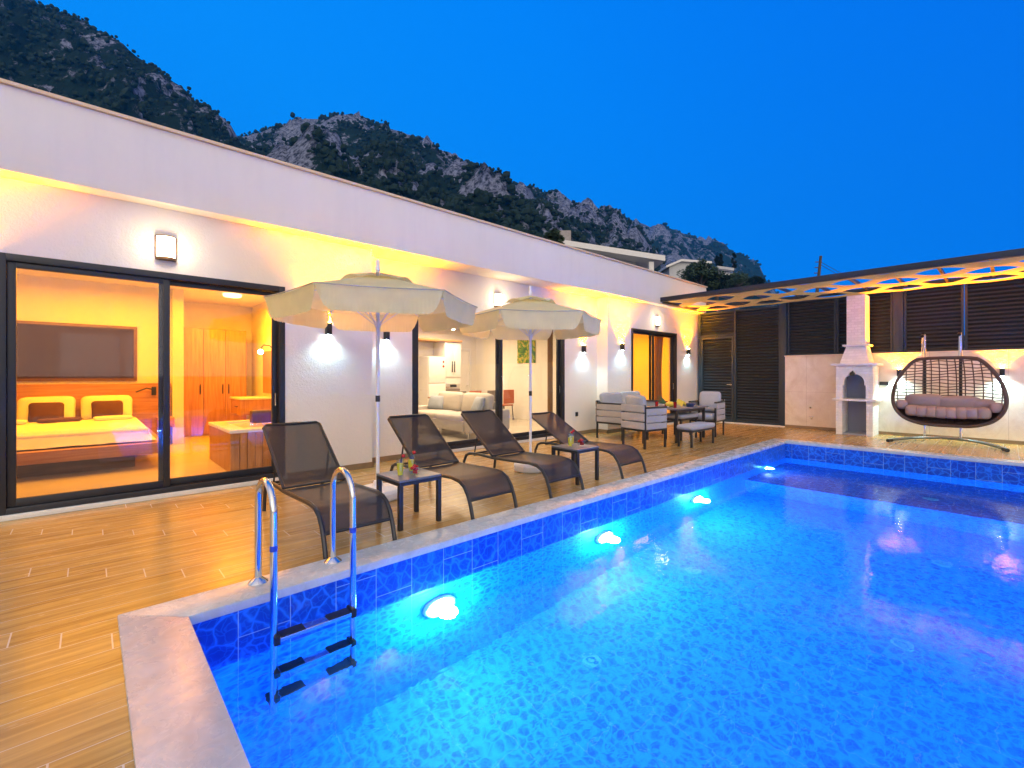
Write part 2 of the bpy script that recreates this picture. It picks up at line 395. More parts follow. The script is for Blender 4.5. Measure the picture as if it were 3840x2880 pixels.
def m_painting():
    m, t = newmat('landscape_canvas'); v = t.pos(); n = t.noise(v, 6, 6, .65, 1.2)
    nn = t.n.new('ShaderNodeValToRGB'); t.L(n, nn.inputs[0]); e = nn.color_ramp.elements
    for _ in range(3): e.new(.5)
    for el, (p, c) in zip(e, ((.3, (.02,.05,.12)), (.42, (.03,.12,.02)), (.5, (.10,.26,.03)), (.58, (.55,.38,.02)), (.7, (.30,.42,.40)))): el.position = p; el.color = (*c, 1)
    t.done(t.pbr(nn.outputs[0], .6)); return m
MT['painting'] = m_painting(); MT['gunmetal'] = simple('brushed_steel', (.20,.23,.24), .3, .8, .1); MT['bronze'] = simple('bronze_paint', (.14,.085,.045), .4, .5, .1); MT['hem'] = m_fabric('hem_tape', (.50,.46,.32), 0); MT['inlet'] = simple('pale_blue_plastic', (.03,.36,.72), .5, 0, .1); MT['capstone'] = simple('cream_coping_tile', (.72,.54,.34), .5, 0, .1, 4)

# ------------------------------------------------------------------ constants of the place
WY = 6.58; BY = 6.90; BX = 13.83        # facade plane, recessed facade, garden wall plane
PX0, PX1, PY0, PY1 = .42, 10.78, -5.2, 3.18   # pool opening
WZ = -.33                                # water level
AMBER = (1, .32, .0); COOL = (.60, .95, 1); WARM = (1, .72, .42)

# ------------------------------------------------------------------ setting
def sheet_with_hole(mb, ox0, ox1, oy0, oy1, hx0, hx1, hy0, hy1, z):
    mb.quad((ox0,oy0,z),(ox1,oy0,z),(ox1,hy0,z),(ox0,hy0,z)); mb.quad((ox0,hy1,z),(ox1,hy1,z),(ox1,oy1,z),(ox0,oy1,z))
    mb.quad((ox0,hy0,z),(hx0,hy0,z),(hx0,hy1,z),(ox0,hy1,z)); mb.quad((hx1,hy0,z),(ox1,hy0,z),(ox1,hy1,z),(hx1,hy1,z)); return mb
tag(sheet_with_hole(MB(), -900, 900, -900, 900, PX0-.15, PX1+.15, PY0-.15, PY1+.15, -.06).build('ground', MT['ground']), kind='structure')
d = MB(); cw = .30
sheet_with_hole(d, -7, BX, -9, WY, PX0-cw, PX1+cw, PY0-cw, PY1+cw, 0)
d.quad((3.17,WY,0),(9.22,WY,0),(9.22,BY,0),(3.17,BY,0))
tag(d.build('deck', MT['deck']), kind='structure')
# coping : four mitred slabs, 2 cm proud of the deck
c = MB(); zt, zb = .022, -.035
ox0, ox1, oy0, oy1 = PX0-cw, PX1+cw, PY0-cw, PY1+cw; ix0, ix1, iy0, iy1 = PX0-.0, PX1+.0, PY0, PY1
for q in (((ox0,oy1),(ox1,oy1),(ix1,iy1),(ix0,iy1)), ((ox1,oy1),(ox1,oy0),(ix1,iy0),(ix1,iy1)), ((ox1,oy0),(ox0,oy0),(ix0,iy0),(ix1,iy0)), ((ox0,oy0),(ox0,oy1),(ix0,iy1),(ix0,iy0))):
    c.prism(q, 'z', zb, zt)
tag(c.build('pool_coping', MT['marble'], bev=.006), kind='structure')
# basin : walls, floor, far ledge
b = MB(); fz = -1.72; LX, LZ = 8.62, -.93
e = -.012
x0, x1, y0, y1 = PX0+e, PX1-e, PY0+e, PY1-e
def pw(p, q, z0=fz, z1=-.036): b.quad((*p, z0), (*q, z0), (*q, z1), (*p, z1))
ZB_ = -.365      # lower edge of the wall tiles coloured darker, as unlit above the water
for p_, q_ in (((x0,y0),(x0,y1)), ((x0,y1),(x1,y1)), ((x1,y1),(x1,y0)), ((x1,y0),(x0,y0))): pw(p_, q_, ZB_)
tag(b.build('unlit_wall_band', MT['poolshade'], recalc=False), kind='structure')
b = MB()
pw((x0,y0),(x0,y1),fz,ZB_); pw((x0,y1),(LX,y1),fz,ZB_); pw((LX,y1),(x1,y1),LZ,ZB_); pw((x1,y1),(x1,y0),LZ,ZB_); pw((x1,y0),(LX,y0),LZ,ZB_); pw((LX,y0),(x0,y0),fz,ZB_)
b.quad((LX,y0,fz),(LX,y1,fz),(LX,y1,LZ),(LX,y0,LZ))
tag(b.build('pool_basin', MT['poolfloor'], recalc=False), kind='structure')  # underwater walls take the brighter floor tile, lamp light put into the colour
b_ledge = MB(); b_ledge.quad((LX,y0,LZ),(x1,y0,LZ),(x1,y1,LZ),(LX,y1,LZ)); tag(b_ledge.build('pool_ledge', MT['poolshade']), kind='structure')  # shade on the ledge top put into its darker tile colour
f = MB(); f.quad((x0,y0,fz),(LX,y0,fz),(LX,y1,fz),(x0,y1,fz))
tag(f.build('pool_floor', MT['poolfloor']), kind='structure')
w = MB(); w.box(PX0-.05, PX1+.05, PY0-.05, PY1+.05, fz-.06, WZ)
tag(w.build('pool_water', MT['water']), kind='structure')

# ------------------------------------------------------------------ mountains
CF = (math.cos(R(47.3)), math.sin(R(47.3))); CR = (CF[1], -CF[0]); FPX = 990.; HZ = 811.
def mountain(name, prof, tbase, tridge, zbase, nu, nv, amp, rockbias, power, seed, rough_sky):
    us = [p[0] for p in prof]; bm = bmesh.new(); lay = bm.verts.layers.float.new('rock'); V = []
    def pr(u):
        for (a, va), (b2, vb) in zip(prof, prof[1:]):
            if a <= u <= b2: return va + (vb-va)*(u-a)/(b2-a)
        return prof[0][1] if u < us[0] else prof[-1][1]
    info = []
    for i in range(nu+1):
        u = us[0] + (us[-1]-us[0])*i/nu; r = (u-1106)/FPX; v = pr(u); row = []
        tr = tridge*(1+.12*noise.noise(Vector((u/180., seed, 0))))
        zr = 1.4 + (HZ-v)/FPX*tr
        for j in range(nv+1):
            s = j/nv*1.25
            t = tbase + (tr-tbase)*s
            if s <= 1: z = zbase + (zr-zbase)*(s**power)
            else: z = zr - (zr-zbase)*(s-1)*2.2
            x = t*(CF[0]+r*CR[0]); y = t*(CF[1]+r*CR[1])
            P = Vector((x, y, z)); q = P/ (tridge*.16) + Vector((seed, 0, 0))
            n1 = noise.hetero_terrain(q, .9, 2.1, 5, .6) - .7
            n2 = noise.turbulence(q*3.3, 4, False) - .5
            fade = min(1, s*3)*(1 if s < .86 else max(.12, 1-(s-.86)*6.5))
            off = (n1*.5 + n2*.9)*amp*fade
            P.z += off; P.x += n2*amp*.5*fade*CF[0]; P.y += n2*amp*.5*fade*CF[1]
            vt = bm.verts.new(P)
            rk = noise.noise(q*1.3 + Vector((5, 3, 1)))*.6 + noise.noise(q*3.5)*.5 + noise.noise(q*9.)*.4 + rockbias + .35*(s-.5)
            vt[lay] = rk; row.append(vt); info.append((P.copy(), rk, s))
        V.append(row)
    for i in range(nu):
        for j in range(nv): bm.faces.new((V[i][j], V[i+1][j], V[i+1][j+1], V[i][j+1]))
    me = bpy.data.meshes.new(name); bm.to_mesh(me); bm.free(); me.materials.append(MT['mount'])
    for p in me.polygons: p.use_smooth = True
    o = bpy.data.objects.new(name, me); COL.objects.link(o); tag(o, kind='structure')
    return info
P1 = [(-2400,160),(-1500,-60),(-900,-200),(-620,-215),(-420,-190),(-150,-110),(0,-45),(75,2),(160,38),(205,55),(250,88),(330,146),(400,196),(440,228),(470,250),(500,276),(516,300),(540,345),(600,430),(700,540)]
P2 = [(380,420),(470,330),(520,298),(560,287),(600,271),(640,262),(680,256),(715,249),(745,246),(775,252),(800,262),(835,275),(870,286),(900,303),(930,321),(960,334),(990,346),(1040,366),(1075,375),(1100,391),(1150,411),(1200,430),(1250,441),(1300,456),(1335,475),(1365,492),(1420,560),(1480,640)]
P3 = [(1220,560),(1300,505),(1365,490),(1400,487),(1425,491),(1450,496),(1500,522),(1560,548),(1610,572),(1640,592),(1665,618),(1720,680),(1800,730),(2300,770)]
I1 = mountain('mountain', P1, 70, 210, 12, 400, 80, 13, .18, 1.05, 3.1, 1)
I2 = mountain('mountain', P2, 48, 330, 2, 240, 90, 17, .54, 1.0, 9.7, 1)
I3 = mountain('mountain', P3, 120, 700, 0, 160, 60, 28, .42, 1.0, 15.2, 1)
# shrubs : uncountable scrub on the slopes
def shrubs(name, info, n, smin, smax, seed, thr):
    rr = random.Random(seed); tmpl = bmesh.new(); bmesh.ops.create_icosphere(tmpl, subdivisions=1, radius=1)
    tv = [v.co.copy() for v in tmpl.verts]; tf = [[v.index for v in f.verts] for f in tmpl.faces]; tmpl.free()
    vs, fs = [], []; k = 0; tries = 0
    cand = [q for q in info if q[1] < thr and .12 < q[2] < 1.03]
    while k < n and tries < n*4:
        tries += 1; P, rk, s = rr.choice(cand)
        r = rr.uniform(smin, smax)*(1 if rr.random() < .85 else 1.5); h = rr.uniform(.75, 1.25)
        P = P + Vector((rr.uniform(-2.2, 2.2), rr.uniform(-2.2, 2.2), r*.25)); b0 = len(vs); ph = rr.uniform(0, 99)
        for q in tv:
            d = 1 + .55*noise.noise(q*1.9 + Vector((ph, 0, 0)))
            vs.append((P.x + q.x*r*d, P.y + q.y*r*d, P.z + q.z*r*d*h))
        fs += [[i + b0 for i in f] for f in tf]; k += 1
    me = bpy.data.meshes.new(name); me.from_pydata(vs, [], fs); me.materials.append(MT['shrub'])
    o = bpy.data.objects.new(name, me); COL.objects.link(o)
    return tag(o, 'dark green scrub covering the steep slope', 'scrub', kind='stuff')
shrubs('hillside_scrub', I1, 26000, .38, 1.0, 1, .56)['label'] = 'dense dark scrub on the near mountain above the fascia'
shrubs('hillside_scrub', I2, 17000, .42, 1.1, 2, .58)['label'] = 'patchy scrub between pale rocks on the middle hill'
shrubs('hillside_scrub', I3, 6000, 1.0, 2.4, 3, .58)['label'] = 'bluish scrub on the farthest ridge'

# ------------------------------------------------------------------ villa
villa = thing('villa', (6.7, WY, 0), 'long low white stucco villa with a deep cream roof fascia and lit glass doors', 'villa')
def wall_rect(mb, y0, y1, xa, xb, za, zb, holes):
    """wall slab with rectangular openings (x0,x1,z0,z1)"""
    xs = sorted({xa, xb, *[h[0] for h in holes], *[h[1] for h in holes]})
    for p, q in zip(xs, xs[1:]):
        hs = [h for h in holes if h[0] <= p and h[1] >= q]
        if not hs: mb.box(p, q, y0, y1, za, zb)
        else:
            h = hs[0]
            if h[3] < zb: mb.box(p, q, y0, y1, h[3], zb)
            if h[2] > za: mb.box(p, q, y0, y1, za, h[2])
    return mb
D1 = (-.66, 1.93, .05, 2.585); D2 = (4.05, 8.0, .05, 2.585); D3 = (10.24, 12.62, .05, 2.62)
m = MB()
wall_rect(m, WY, WY+.25, -7, 3.17, 0, 3.315, [D1]); wall_rect(m, BY, BY+.25, 3.17, 9.22, 0, 3.315, [D2]); wall_rect(m, WY, WY+.25, 9.22, 14.02, 0, 3.315, [D3])
m.box(2.92, 3.17, WY+.25, BY+.25, 0, 3.315); m.box(9.22, 9.47, WY+.25, BY+.25, 0, 3.315)
bmesh.ops.remove_doubles(m.bm, verts=m.bm.verts, dist=1e-4)
m.build('facade_wall', MT['stucco'], villa)
MB().box(-7.2, 14.04, 6.35, 6.47, 3.316, 4.115).build('roof_fascia', MT['plaster'], villa, bev=.006)
MB().box(-7.2, 14.07, 6.315, 6.52, 4.115, 4.15).build('fascia_cap', MT['capstone'], villa, bev=.004)
MB().box(-7.2, 14.04, 6.47, 7.4, 3.318, 3.40).build('soffit', MT['plaster'], villa)
MB().box(-7.2, 14.04, 6.47, 13.6, 3.42, 3.66).build('roof', MT['oldplaster'], villa)
for x0_, x1_, yy in ((-7, D1[0]-.02, WY), (D1[1]+.02, 3.185, WY), (3.185, D2[0]-.02, BY), (D2[1]+.02, 9.205, BY), (9.205, D3[0]-.02, WY), (D3[1]+.02, BX, WY)):
    MB().box(x0_, x1_, yy-.014, yy-.001, .001, .085).build('skirting', MT['skirting'], villa)
for xa_ in (3.171, 9.205): MB().box(xa_, xa_+.014, WY-.014, BY-.014, .001, .085).build('skirting', MT['skirting'], villa)

def sliding_door(Dr, y, mid, handle=True, label=None):
    x0, x1, z0, z1 = Dr
    dr = bpy.data.objects.new('sliding_door', None); COL.objects.link(dr); dr.parent = villa
    dr.location = Vector(((x0+x1)/2, y, 0)) - villa.location; dr.empty_display_size = .1
    if label: dr['label'] = label
    f = MB(); ft = .07; ya, yb = y-.012, y+.16
    f.box(x0, x0+ft, ya, yb, z0, z1); f.box(x1-ft, x1, ya, yb, z0, z1); f.box(x0+ft, x1-ft, ya, yb, z1-ft, z1); f.box(x0+ft, x1-ft, ya, yb, z0, z0+.06)
    f.build('frame', MT['frame'], dr, bev=.004)
    for i, (a, b2, yo) in enumerate(((x0+ft+.002, mid+.05, y+.02), (mid-.05, x1-ft-.002, y+.09))):
        s = MB(); st = .062; za, zb = z0+.062, z1-ft-.002
        s.box(a, a+st, yo, yo+.045, za, zb); s.box(b2-st, b2, yo, yo+.045, za, zb); s.box(a+st, b2-st, yo, yo+.045, zb-.055, zb); s.box(a+st, b2-st, yo, yo+.045, za, za+.075)
        so = s.build('sash', MT['frame'], dr, bev=.003)
        MB().box(a+st-.004, b2-st+.004, yo+.018, yo+.026, za+.07, zb-.05).build('pane', MT['glass'], so)
        if handle and i == 1:
            MB().tube(((b2-.03, yo-.002, 1.0), (b2-.03, yo-.04, 1.0), (b2-.03, yo-.04, 1.16), (b2-.03, yo-.002, 1.16)), .009, 8).build('handle', MT['steel'], so, smooth=True)
    MB().box(x0-.03, x1+.03, y-.05, y+.02, .001, .049).build('sill', MT['sill'], dr, bev=.006)
    return dr
sliding_door(D1, WY, .64, label='sliding glass door of the amber lit bedroom')
sliding_door(D2, BY, 6.08, label='wide sliding glass door of the white living room')
sliding_door(D3, WY, 11.36, label='narrow sliding glass door of the orange room by the gate')

# room shells (interior)
def room(name, x0, x1, yf, y1, z1, wallm, extra=None):
    w = MB(); t_ = .1; yf += .251
    w.box(x0-t_, x0, yf, y1, 0, z1); w.box(x1, x1+t_, yf, y1, 0, z1); w.box(x0-t_, x1+t_, y1, y1+t_, 0, z1)
    if extra: extra(w)
    w.build(name+'_wall', wallm, villa)
    MB().box(x0-t_, x1+t_, yf-.25 if False else yf, y1+t_, .02, .05).build(name+'_floor', MT['intfloor'], villa)
    MB().box(x0-t_, x1+t_, yf, y1+t_, z1, z1+.08).build(name+'_ceiling', MT['inwall'], villa)
def bed_extra(w): w.box(-3.6, 1.2, 11.25, 11.4, 0, 3.1); w.box(1.2, 1.38, 11.1, 12.9, 0, 3.1)
room('bedroom', -3.5, 3.0, WY, 12.9, 3.1, MT['inwall'], bed_extra)
room('living_room', 3.4, 9.9, BY, 12.6, 2.95, MT['inwall'])
room('orange_room', 10.15, 13.6, WY, 10.2, 2.95, MT['inwall'])
for nm, (x0_, x1_, yy) in dict(a=(D1[0], D1[1], WY), b=(D2[0], D2[1], BY), c=(D3[0], D3[1], WY)).items():
    MB().box(x0_, x1_, yy+.16, yy+.2515, .01, .048).build('threshold', MT['intfloor'], villa)

# ------------------------------------------------------------------ wall lamps
G_UD = 'up and down wall lamps'
def updown(x, y, z, label, face='y', up=640, down=26, proto=[None]):
    t = thing('wall_lamp', (x, y, z), label, 'wall lamp', G_UD, 0 if face == 'y' else R(-90))
    # local: wall behind at +Y, lamp stands off toward -Y
    MB().cbox((0, -.055, 0), (.075, .075, .17)).build('housing', MT['black'], t, False, bev=.006)
    MB().cbox((0, -.009, 0), (.06, .016, .09)).build('bracket', MT['black'], t, False)
    MB().lathe(((.028, .0855), (.027, .094), (.016, .101), (0, .103)), (0, -.055, 0), 16).build('upper_lens', MT['amberglow'], t, False)
    MB().lathe(((0, -.103), (.016, -.101), (.027, -.094), (.028, -.0855)), (0, -.055, 0), 16).build('lower_lens', MT['whiteglow'], t, False)
    a = light('SPOT', 'upward_bulb', t, (0, -.055, .115), up, AMBER, spot_size=R(112), spot_blend=1, shadow_soft_size=.02); a.rotation_euler = (R(180), 0, 0)
    light('SPOT', 'downward_bulb', t, (0, -.055, -.115), down, COOL, spot_size=R(146), spot_blend=1, shadow_soft_size=.02)
    return t
updown(2.49, WY, 2.06, 'small black up and down lamp under the larger parasol, left of its pole')
updown(3.55, BY, 2.06, 'small black up and down lamp right behind the pole of the larger parasol')
updown(8.65, BY, 2.03, 'small black up and down lamp on the recessed wall above the socket')
updown(9.77, WY, 2.11, 'small black up and down lamp left of the orange room door')
updown(13.25, WY, 2.11, 'small black up and down lamp between the orange room door and the gate')
updown(-1.15, WY, 2.06, 'small black up and down lamp left of the bedroom door')
updown(BX, .09, 1.47, 'small black up and down lamp on the stone wall right of the hanging chair', 'x', 950, 90)
updown(BX, 1.72, 1.46, 'small black up and down lamp half hidden behind the hanging chair', 'x', 950, 90)

updown(BX, -1.55, 1.47, 'added up and down lamp, out of view along the stone wall beyond the hanging chair', 'x', 950, 90)  # lamp added out of view, its uplight brightens the pergola cloth
def sconce(x, y, z, label):
    t = thing('wall_sconce', (x, y, z), label, 'wall sconce', 'bulkhead sconces')
    n = 14; r = .085; pts = [(r*math.cos(math.pi*k/n), -r*.9*math.sin(math.pi*k/n)) for k in range(n+1)]
    MB().prism(pts, 'z', -.115, .115).build('diffuser', MT['sconceglow'], t, False, smooth=True)
    r2 = .098; p2 = [(r2*math.cos(math.pi*k/n), -r2*.92*math.sin(math.pi*k/n)) for k in range(n+1)]
    cm = MB(); cm.prism(p2, 'z', -.15, -.117); cm.prism(p2, 'z', .117, .127); cm.box(-.1, -.088, -.02, -.001, -.117, .117); cm.box(.088, .1, -.02, -.001, -.117, .117)
    cm.build('cage', MT['bronze'], t, False, bev=.003)
    light('POINT', 'bulb', t, (0, -.20, .0), 6, WARM, shadow_soft_size=.06)
    return t
sconce(.65, WY, 2.87, 'glowing half round sconce above the bedroom door')
sconce(5.98, BY, 2.90, 'glowing half round sconce between the two parasols')
sconce(11.5, WY, 2.90, 'glowing half round sconce above the orange room door')

# ------------------------------------------------------------------ bedroom
PL = (.0, .0, .05)
bed = thing('bed', (.1, 9.9, .05), 'wide double bed with white spread on a thick oak slab', 'bed')
MB().box(-1.55, .82, 8.45, 11.2, .26, .42).build('slab', MT['woodh'], bed, bev=.012)
MB().box(-1.2, .5, 8.8, 11.1, .051, .26).build('plinth', MT['woodd'], bed)
MB().box(-1.42, .66, 8.68, 11.18, .421, .62).build('mattress', MT['linen'], bed, bev=.05, seg=4)
def spread(u, v):
    x = -1.5 + 2.24*u; y = 8.56 + 2.0*v; k = min(1, min(u, 1-u)*14)*min(1, v*10)
    dz = .655 - (1-k)*.21 + .010*noise.noise(Vector((x*4, y*4, 0))) + .008*noise.noise(Vector((x*11, y*5, 3)))
    return Vector((x, y + (0 if v > .05 else .02), dz))
MB().grid(spread, 44, 34).build('bedspread', MT['linen'], bed, smooth=True, ang=80)
hb = MB().box(-1.9, 1.18, 11.17, 11.24, .051, 1.25).build('headboard', MT['woodh'], bed, bev=.006)
for q in (-.62, -.05, .52, 1.0):
    pass
MB().box(.95, 1.2, 10.80, 11.169, .42, .60).build('night_shelf', MT['woodh'], bed, bev=.008)
for px_, nm in ((-.52, 'left'), (.24, 'right')):
    p = MB().puff((px_, 10.98, .83), (.70, .25, .44), (R(-18), 0, 0), .3, .75, 32, 12, .012).build('pillow', MT['linen'], smooth=True, ang=80)
    tag(p, 'white pillow standing behind the %s brown cushion on the bed' % nm, 'pillow', 'white pillows')
    p = MB().puff((px_+(.0), 10.82, .79), (.42, .17, .33), (R(-22), 0, 0), .25, .8, 24, 12, .01).build('cushion', MT['brownfab'], smooth=True, ang=80)
    tag(p, 'dark brown cushion leaning on the %s white pillow of the bed' % nm, 'cushion', 'brown bed cushions')
for k, (x, y, mt, lb) in enumerate(((-.95, 10.3, 'linen', 'folded white towel at the left of the bedspread'), (.3, 10.25, 'linen', 'folded white towel at the right of the bedspread'), (-.35, 10.3, 'brownfab', 'folded brown throw between the two towels'))):
    tag(MB().puff((x, y, .685), (.5, .28, .07), (0, 0, .1*k), .3, .5, 20, 8).build('towel', MT[mt], smooth=True), lb, 'towel')
t = thing('wall_panel', (0, 11.24, 1.8), 'long dark glazed picture panel in a thin frame above the bed', 'wall panel')
MB().box(-1.70, .67, 11.215, 11.245, 1.30, 2.32).build('frame', MT['woodd'], t, bev=.004)
MB().box(-1.65, .62, 11.208, 11.214, 1.35, 2.27).build('glazing', MT['darkart'], t)
t = thing('reading_lamp', (.92, 11.17, 1.1), 'small black swivel reading lamp on the oak headboard', 'reading lamp')
MB().box(.88, .95, 11.13, 11.168, 1.02, 1.18).build('base', MT['black'], t, bev=.003)
MB().tube(((.9, 11.12, 1.13), (.8, 11.04, 1.16), (.64, 11.0, 1.09)), .012, 8).build('arm', MT['black'], t)
t = thing('wardrobe', (2.35, 12.65, .05), 'tall oak wardrobe with three plank doors', 'wardrobe')
MB().box(1.45, 2.75, 12.3, 12.89, .051, 2.46).build('carcass', MT['woodo'], t)
for i in range(3):
    x = 1.46 + i*.43
    dd = MB().box(x, x+.422, 12.27, 12.298, .08, 2.44).build('door', MT['woodo'], t, bev=.004)
    hx = x + (.36 if i != 2 else .05)
    MB().box(hx, hx+.02, 12.245, 12.27, .98, 1.2).build('handle', MT['black'], dd)
t = thing('jacuzzi', (2.2, 8.0, .05), 'square slatted timber jacuzzi tub with a white rim', 'jacuzzi')
jx0, jx1, jy0, jy1 = 1.44, 2.98, 7.25, 8.75
sl = MB()
n = 16
for k in range(n):
    a = jx0 + (jx1-jx0)*k/n; sl.box(a+.004, a+(jx1-jx0)/n-.004, jy0-.012, jy0+.01, .052, .60)
    a = jy0 + (jy1-jy0)*k/n; sl.box(jx0-.012, jx0+.01, a+.004, a+(jy1-jy0)/n-.004, .052, .60)
sl.build('slat_panel', MT['woodo'], t)
MB().box(jx0+.011, jx1, jy0+.011, jy1, .051, .59).build('tub_body', MT['woodo'], t)
rm = MB(); rm.box(jx0-.03, jx1, jy0-.03, jy0+.18, .60, .65); rm.box(jx0-.03, jx1, jy1-.18, jy1, .60, .65); rm.box(jx0-.03, jx0+.18, jy0+.18, jy1-.18, .60, .65); rm.box(jx1-.18, jx1, jy0+.18, jy1-.18, .60, .65)
rm.build('rim', MT['cupb'], t, bev=.01)
MB().box(jx0+.181, jx1-.181, jy0+.181, jy1-.181, .592, .625).build('water', MT['plate'], t)
tag(MB().box(1.86, 2.18, 7.95, 8.15, .652, .85).build('basket', MT['basket'], bev=.03), 'dark brown basket on the white rim of the jacuzzi', 'basket')
t = thing('vanity_unit', (2.75, 11.6, .9), 'oak wash stand hanging below a mirror beside the wardrobe', 'wash stand')
MB().box(2.35, 2.99, 11.0, 11.9, .55, .88).build('drawer_box', MT['woodo'], t, bev=.005)
MB().box(2.33, 2.99, 10.98, 11.92, .881, .92).build('counter', MT['cupb'], t, bev=.006)
MB().box(2.33, 2.348, 11.25, 11.45, .72, .74).build('handle', MT['black'], t)
tag(MB().box(2.965, 2.998, 11.1, 11.75, 1.0, 1.95).build('mirror', MT['woodo'], bev=.004), 'oak framed mirror above the wash stand', 'mirror')
t = thing('swan_lamp', (2.98, 11.0, 2.0), 'swan neck wall lamp with a glaring bulb beside the mirror', 'wall lamp')
MB().tube(((2.98, 10.95, 1.95), (2.9, 10.95, 2.05), (2.78, 10.95, 2.06), (2.72, 10.95, 1.98)), .012, 8).build('neck', MT['black'], t, smooth=True)
MB().blob((2.72, 10.95, 1.91), .055, 2, 0).build('globe', MT['bulbglow'], t, smooth=True)
def added_ceil_lamp(x, y, z, power, col, label, size=1.6, sy=None):  # fixtures added to light the rooms, whose own lamps are unseen
    t = thing('added_ceiling_light', (x, y, z), label, 'added ceiling light')
    MB().lathe(((0, -.05), (.15, -.05), (.17, -.03), (.17, 0), (0, 0)), (0, 0, 0), 24).build('shade', MT['ceilglow'], t, False, smooth=True)
    light('AREA', 'bulb', t, (0, 0, -.12), power, col, shape='RECTANGLE', size=size, size_y=sy or size)
    return t
added_ceil_lamp(.2, 9.3, 3.09, 190, (1, .36, .004), 'added round ceiling light over the double bed', 2.6)
added_ceil_lamp(2.2, 11.0, 3.09, 110, (1, .34, .004), 'added round ceiling light in front of the wardrobe', .7)
cu = MB().grid(lambda u, v: Vector((-.72 - .35*u, 6.98 + .035*math.sin(u*26), .06 + 2.75*v)), 40, 4)
tag(cu.build('curtain', MT['curtain'], smooth=True, ang=80), 'drawn back brown curtain at the left of the bedroom door', 'curtain')

# ------------------------------------------------------------------ living room
t = thing('refrigerator', (7.85, 12.2, .05), 'tall white fridge freezer at the left of the kitchen wall', 'refrigerator')
MB().box(7.52, 8.14, 11.9, 12.55, .051, 1.98).build('cabinet', MT['cupb'], t, bev=.01)
dd = MB().box(7.53, 8.13, 11.85, 11.898, .10, 1.15).build('door', MT['cupb'], t, bev=.012); dd = MB().box(7.53, 8.13, 11.85, 11.898, 1.17, 1.97).build('door', MT['cupb'], t, bev=.012)
MB().lathe(((0,0),(.035,0),(.035,.004),(0,.004)), (0,0,0), 16, Matrix.Translation((8.05,11.848,1.82)) @ Matrix.Rotation(R(90),4,'X')).build('sticker', MT['cherry'], t)
MB().lathe(((0,0),(.035,0),(.035,.004),(0,.004)), (0,0,0), 16, Matrix.Translation((8.05,11.848,1.68)) @ Matrix.Rotation(R(90),4,'X')).build('sticker', MT['cherry'], t)
t = thing('kitchen_tower', (8.47, 12.2, .05), 'white tall kitchen unit with a built in oven', 'kitchen unit')
MB().box(8.16, 8.78, 11.95, 12.59, .051, 2.45).build('carcass', MT['cupb'], t, bev=.004)
for x in (8.17, 8.475):
    dd = MB().box(x, x+.30, 11.925, 11.948, 1.35, 2.43).build('door', MT['cupb'], t, bev=.004)
    hx = 8.43 if x < 8.3 else 8.52
    MB().box(hx-.012, hx+.012, 11.90, 11.925, 1.5, 1.85).build('handle', MT['black'], dd)
MB().box(8.20, 8.74, 11.93, 11.948, .38, .98).build('oven_door', MT['greyseat'], t, bev=.004)
MB().box(8.20, 8.74, 11.928, 11.948, 1.0, 1.14).build('oven_panel', MT['steel'], t)
MB().box(8.36, 8.60, 11.92, 11.927, 1.03, 1.11).build('oven_display', MT['black'], t)
tag(MB().box(5.6, 8.78, 11.86, 12.59, 2.455, 2.52).build('cornice_board', MT['woodh'], bev=.004), 'orange wood board running above the white kitchen units', 'cornice board')
t = thing('interior_door', (9.25, 12.58, .05), 'plain white interior door with pale casing', 'door')
MB().box(8.95, 9.58, 12.55, 12.58, .06, 2.22).build('leaf', MT['cupb'], t, bev=.003)
cs = MB(); cs.box(8.86, 8.945, 12.53, 12.595, .051, 2.32); cs.box(9.585, 9.67, 12.53, 12.595, .051, 2.32); cs.box(8.945, 9.585, 12.53, 12.595, 2.225, 2.32); cs.build('casing', MT['sill'], t, bev=.004)
MB().tube(((9.51, 12.55, 1.05), (9.51, 12.5, 1.05), (9.41, 12.5, 1.05)), .01, 8).build('handle', MT['steel'], t)
t = thing('painting', (9.88, 10.06, 2.0), 'unframed green and yellow landscape canvas on the white wall', 'painting')
MB().box(9.86, 9.898, 9.68, 10.44, 1.78, 2.62).build('canvas', MT['painting'], t)
# sofa : long side runs away from the glass, seat faces the left
sofa = thing('indoor_sofa', (6.4, 8.8, .05), 'pale grey fabric sofa on thin legs behind the living room glass', 'sofa')
MB().box(5.82, 6.9, 7.85, 10.0, .20, .42).build('seat_base', MT['sofafab'], sofa, bev=.03, seg=3)
for y in (8.42, 9.48): MB().puff((6.22, y, .47), (.86, 1.06, .17), (0,0,0), .25, .5, 28, 10, .008).build('seat_cushion', MT['sofafab'], sofa, smooth=True, ang=80)
MB().box(6.75, 6.95, 7.85, 10.0, .20, .80).build('back_frame', MT['sofafab'], sofa, bev=.04, seg=3)
for y in (8.36, 9.42): MB().puff((6.62, y, .75), (.30, 1.04, .50), (0,R(12),0), .3, .7, 28, 12, .01).build('back_cushion', MT['sofafab'], sofa, smooth=True, ang=80)
for y in (7.64, 10.02): MB().box(5.84, 7.0, y, y+.2, .18, .64).build('armrest', MT['sofafab'], sofa, bev=.05, seg=3)
for x in (5.92, 6.92):
    for y in (7.74, 8.9, 10.1): MB().tube(((x, y, .2), (x + (-.03 if x < 6 else .03), y, .051)), .013, 8).build('leg', MT['steel'], sofa)
tag(MB().puff((6.42, 9.75, .72), (.16, .5, .36), (0, R(22), .3), .25, .8, 24, 10, .012).build('cushion', MT['greyfab'], smooth=True, ang=80), 'pale cushion at the far end of the indoor sofa', 'cushion')
tag(MB().puff((6.42, 8.08, .74), (.16, .48, .38), (0, R(22), -.3), .25, .8, 24, 10, .012).build('cushion', MT['greyfab'], smooth=True, ang=80), 'mottled grey cushion by the near armrest of the indoor sofa', 'cushion')
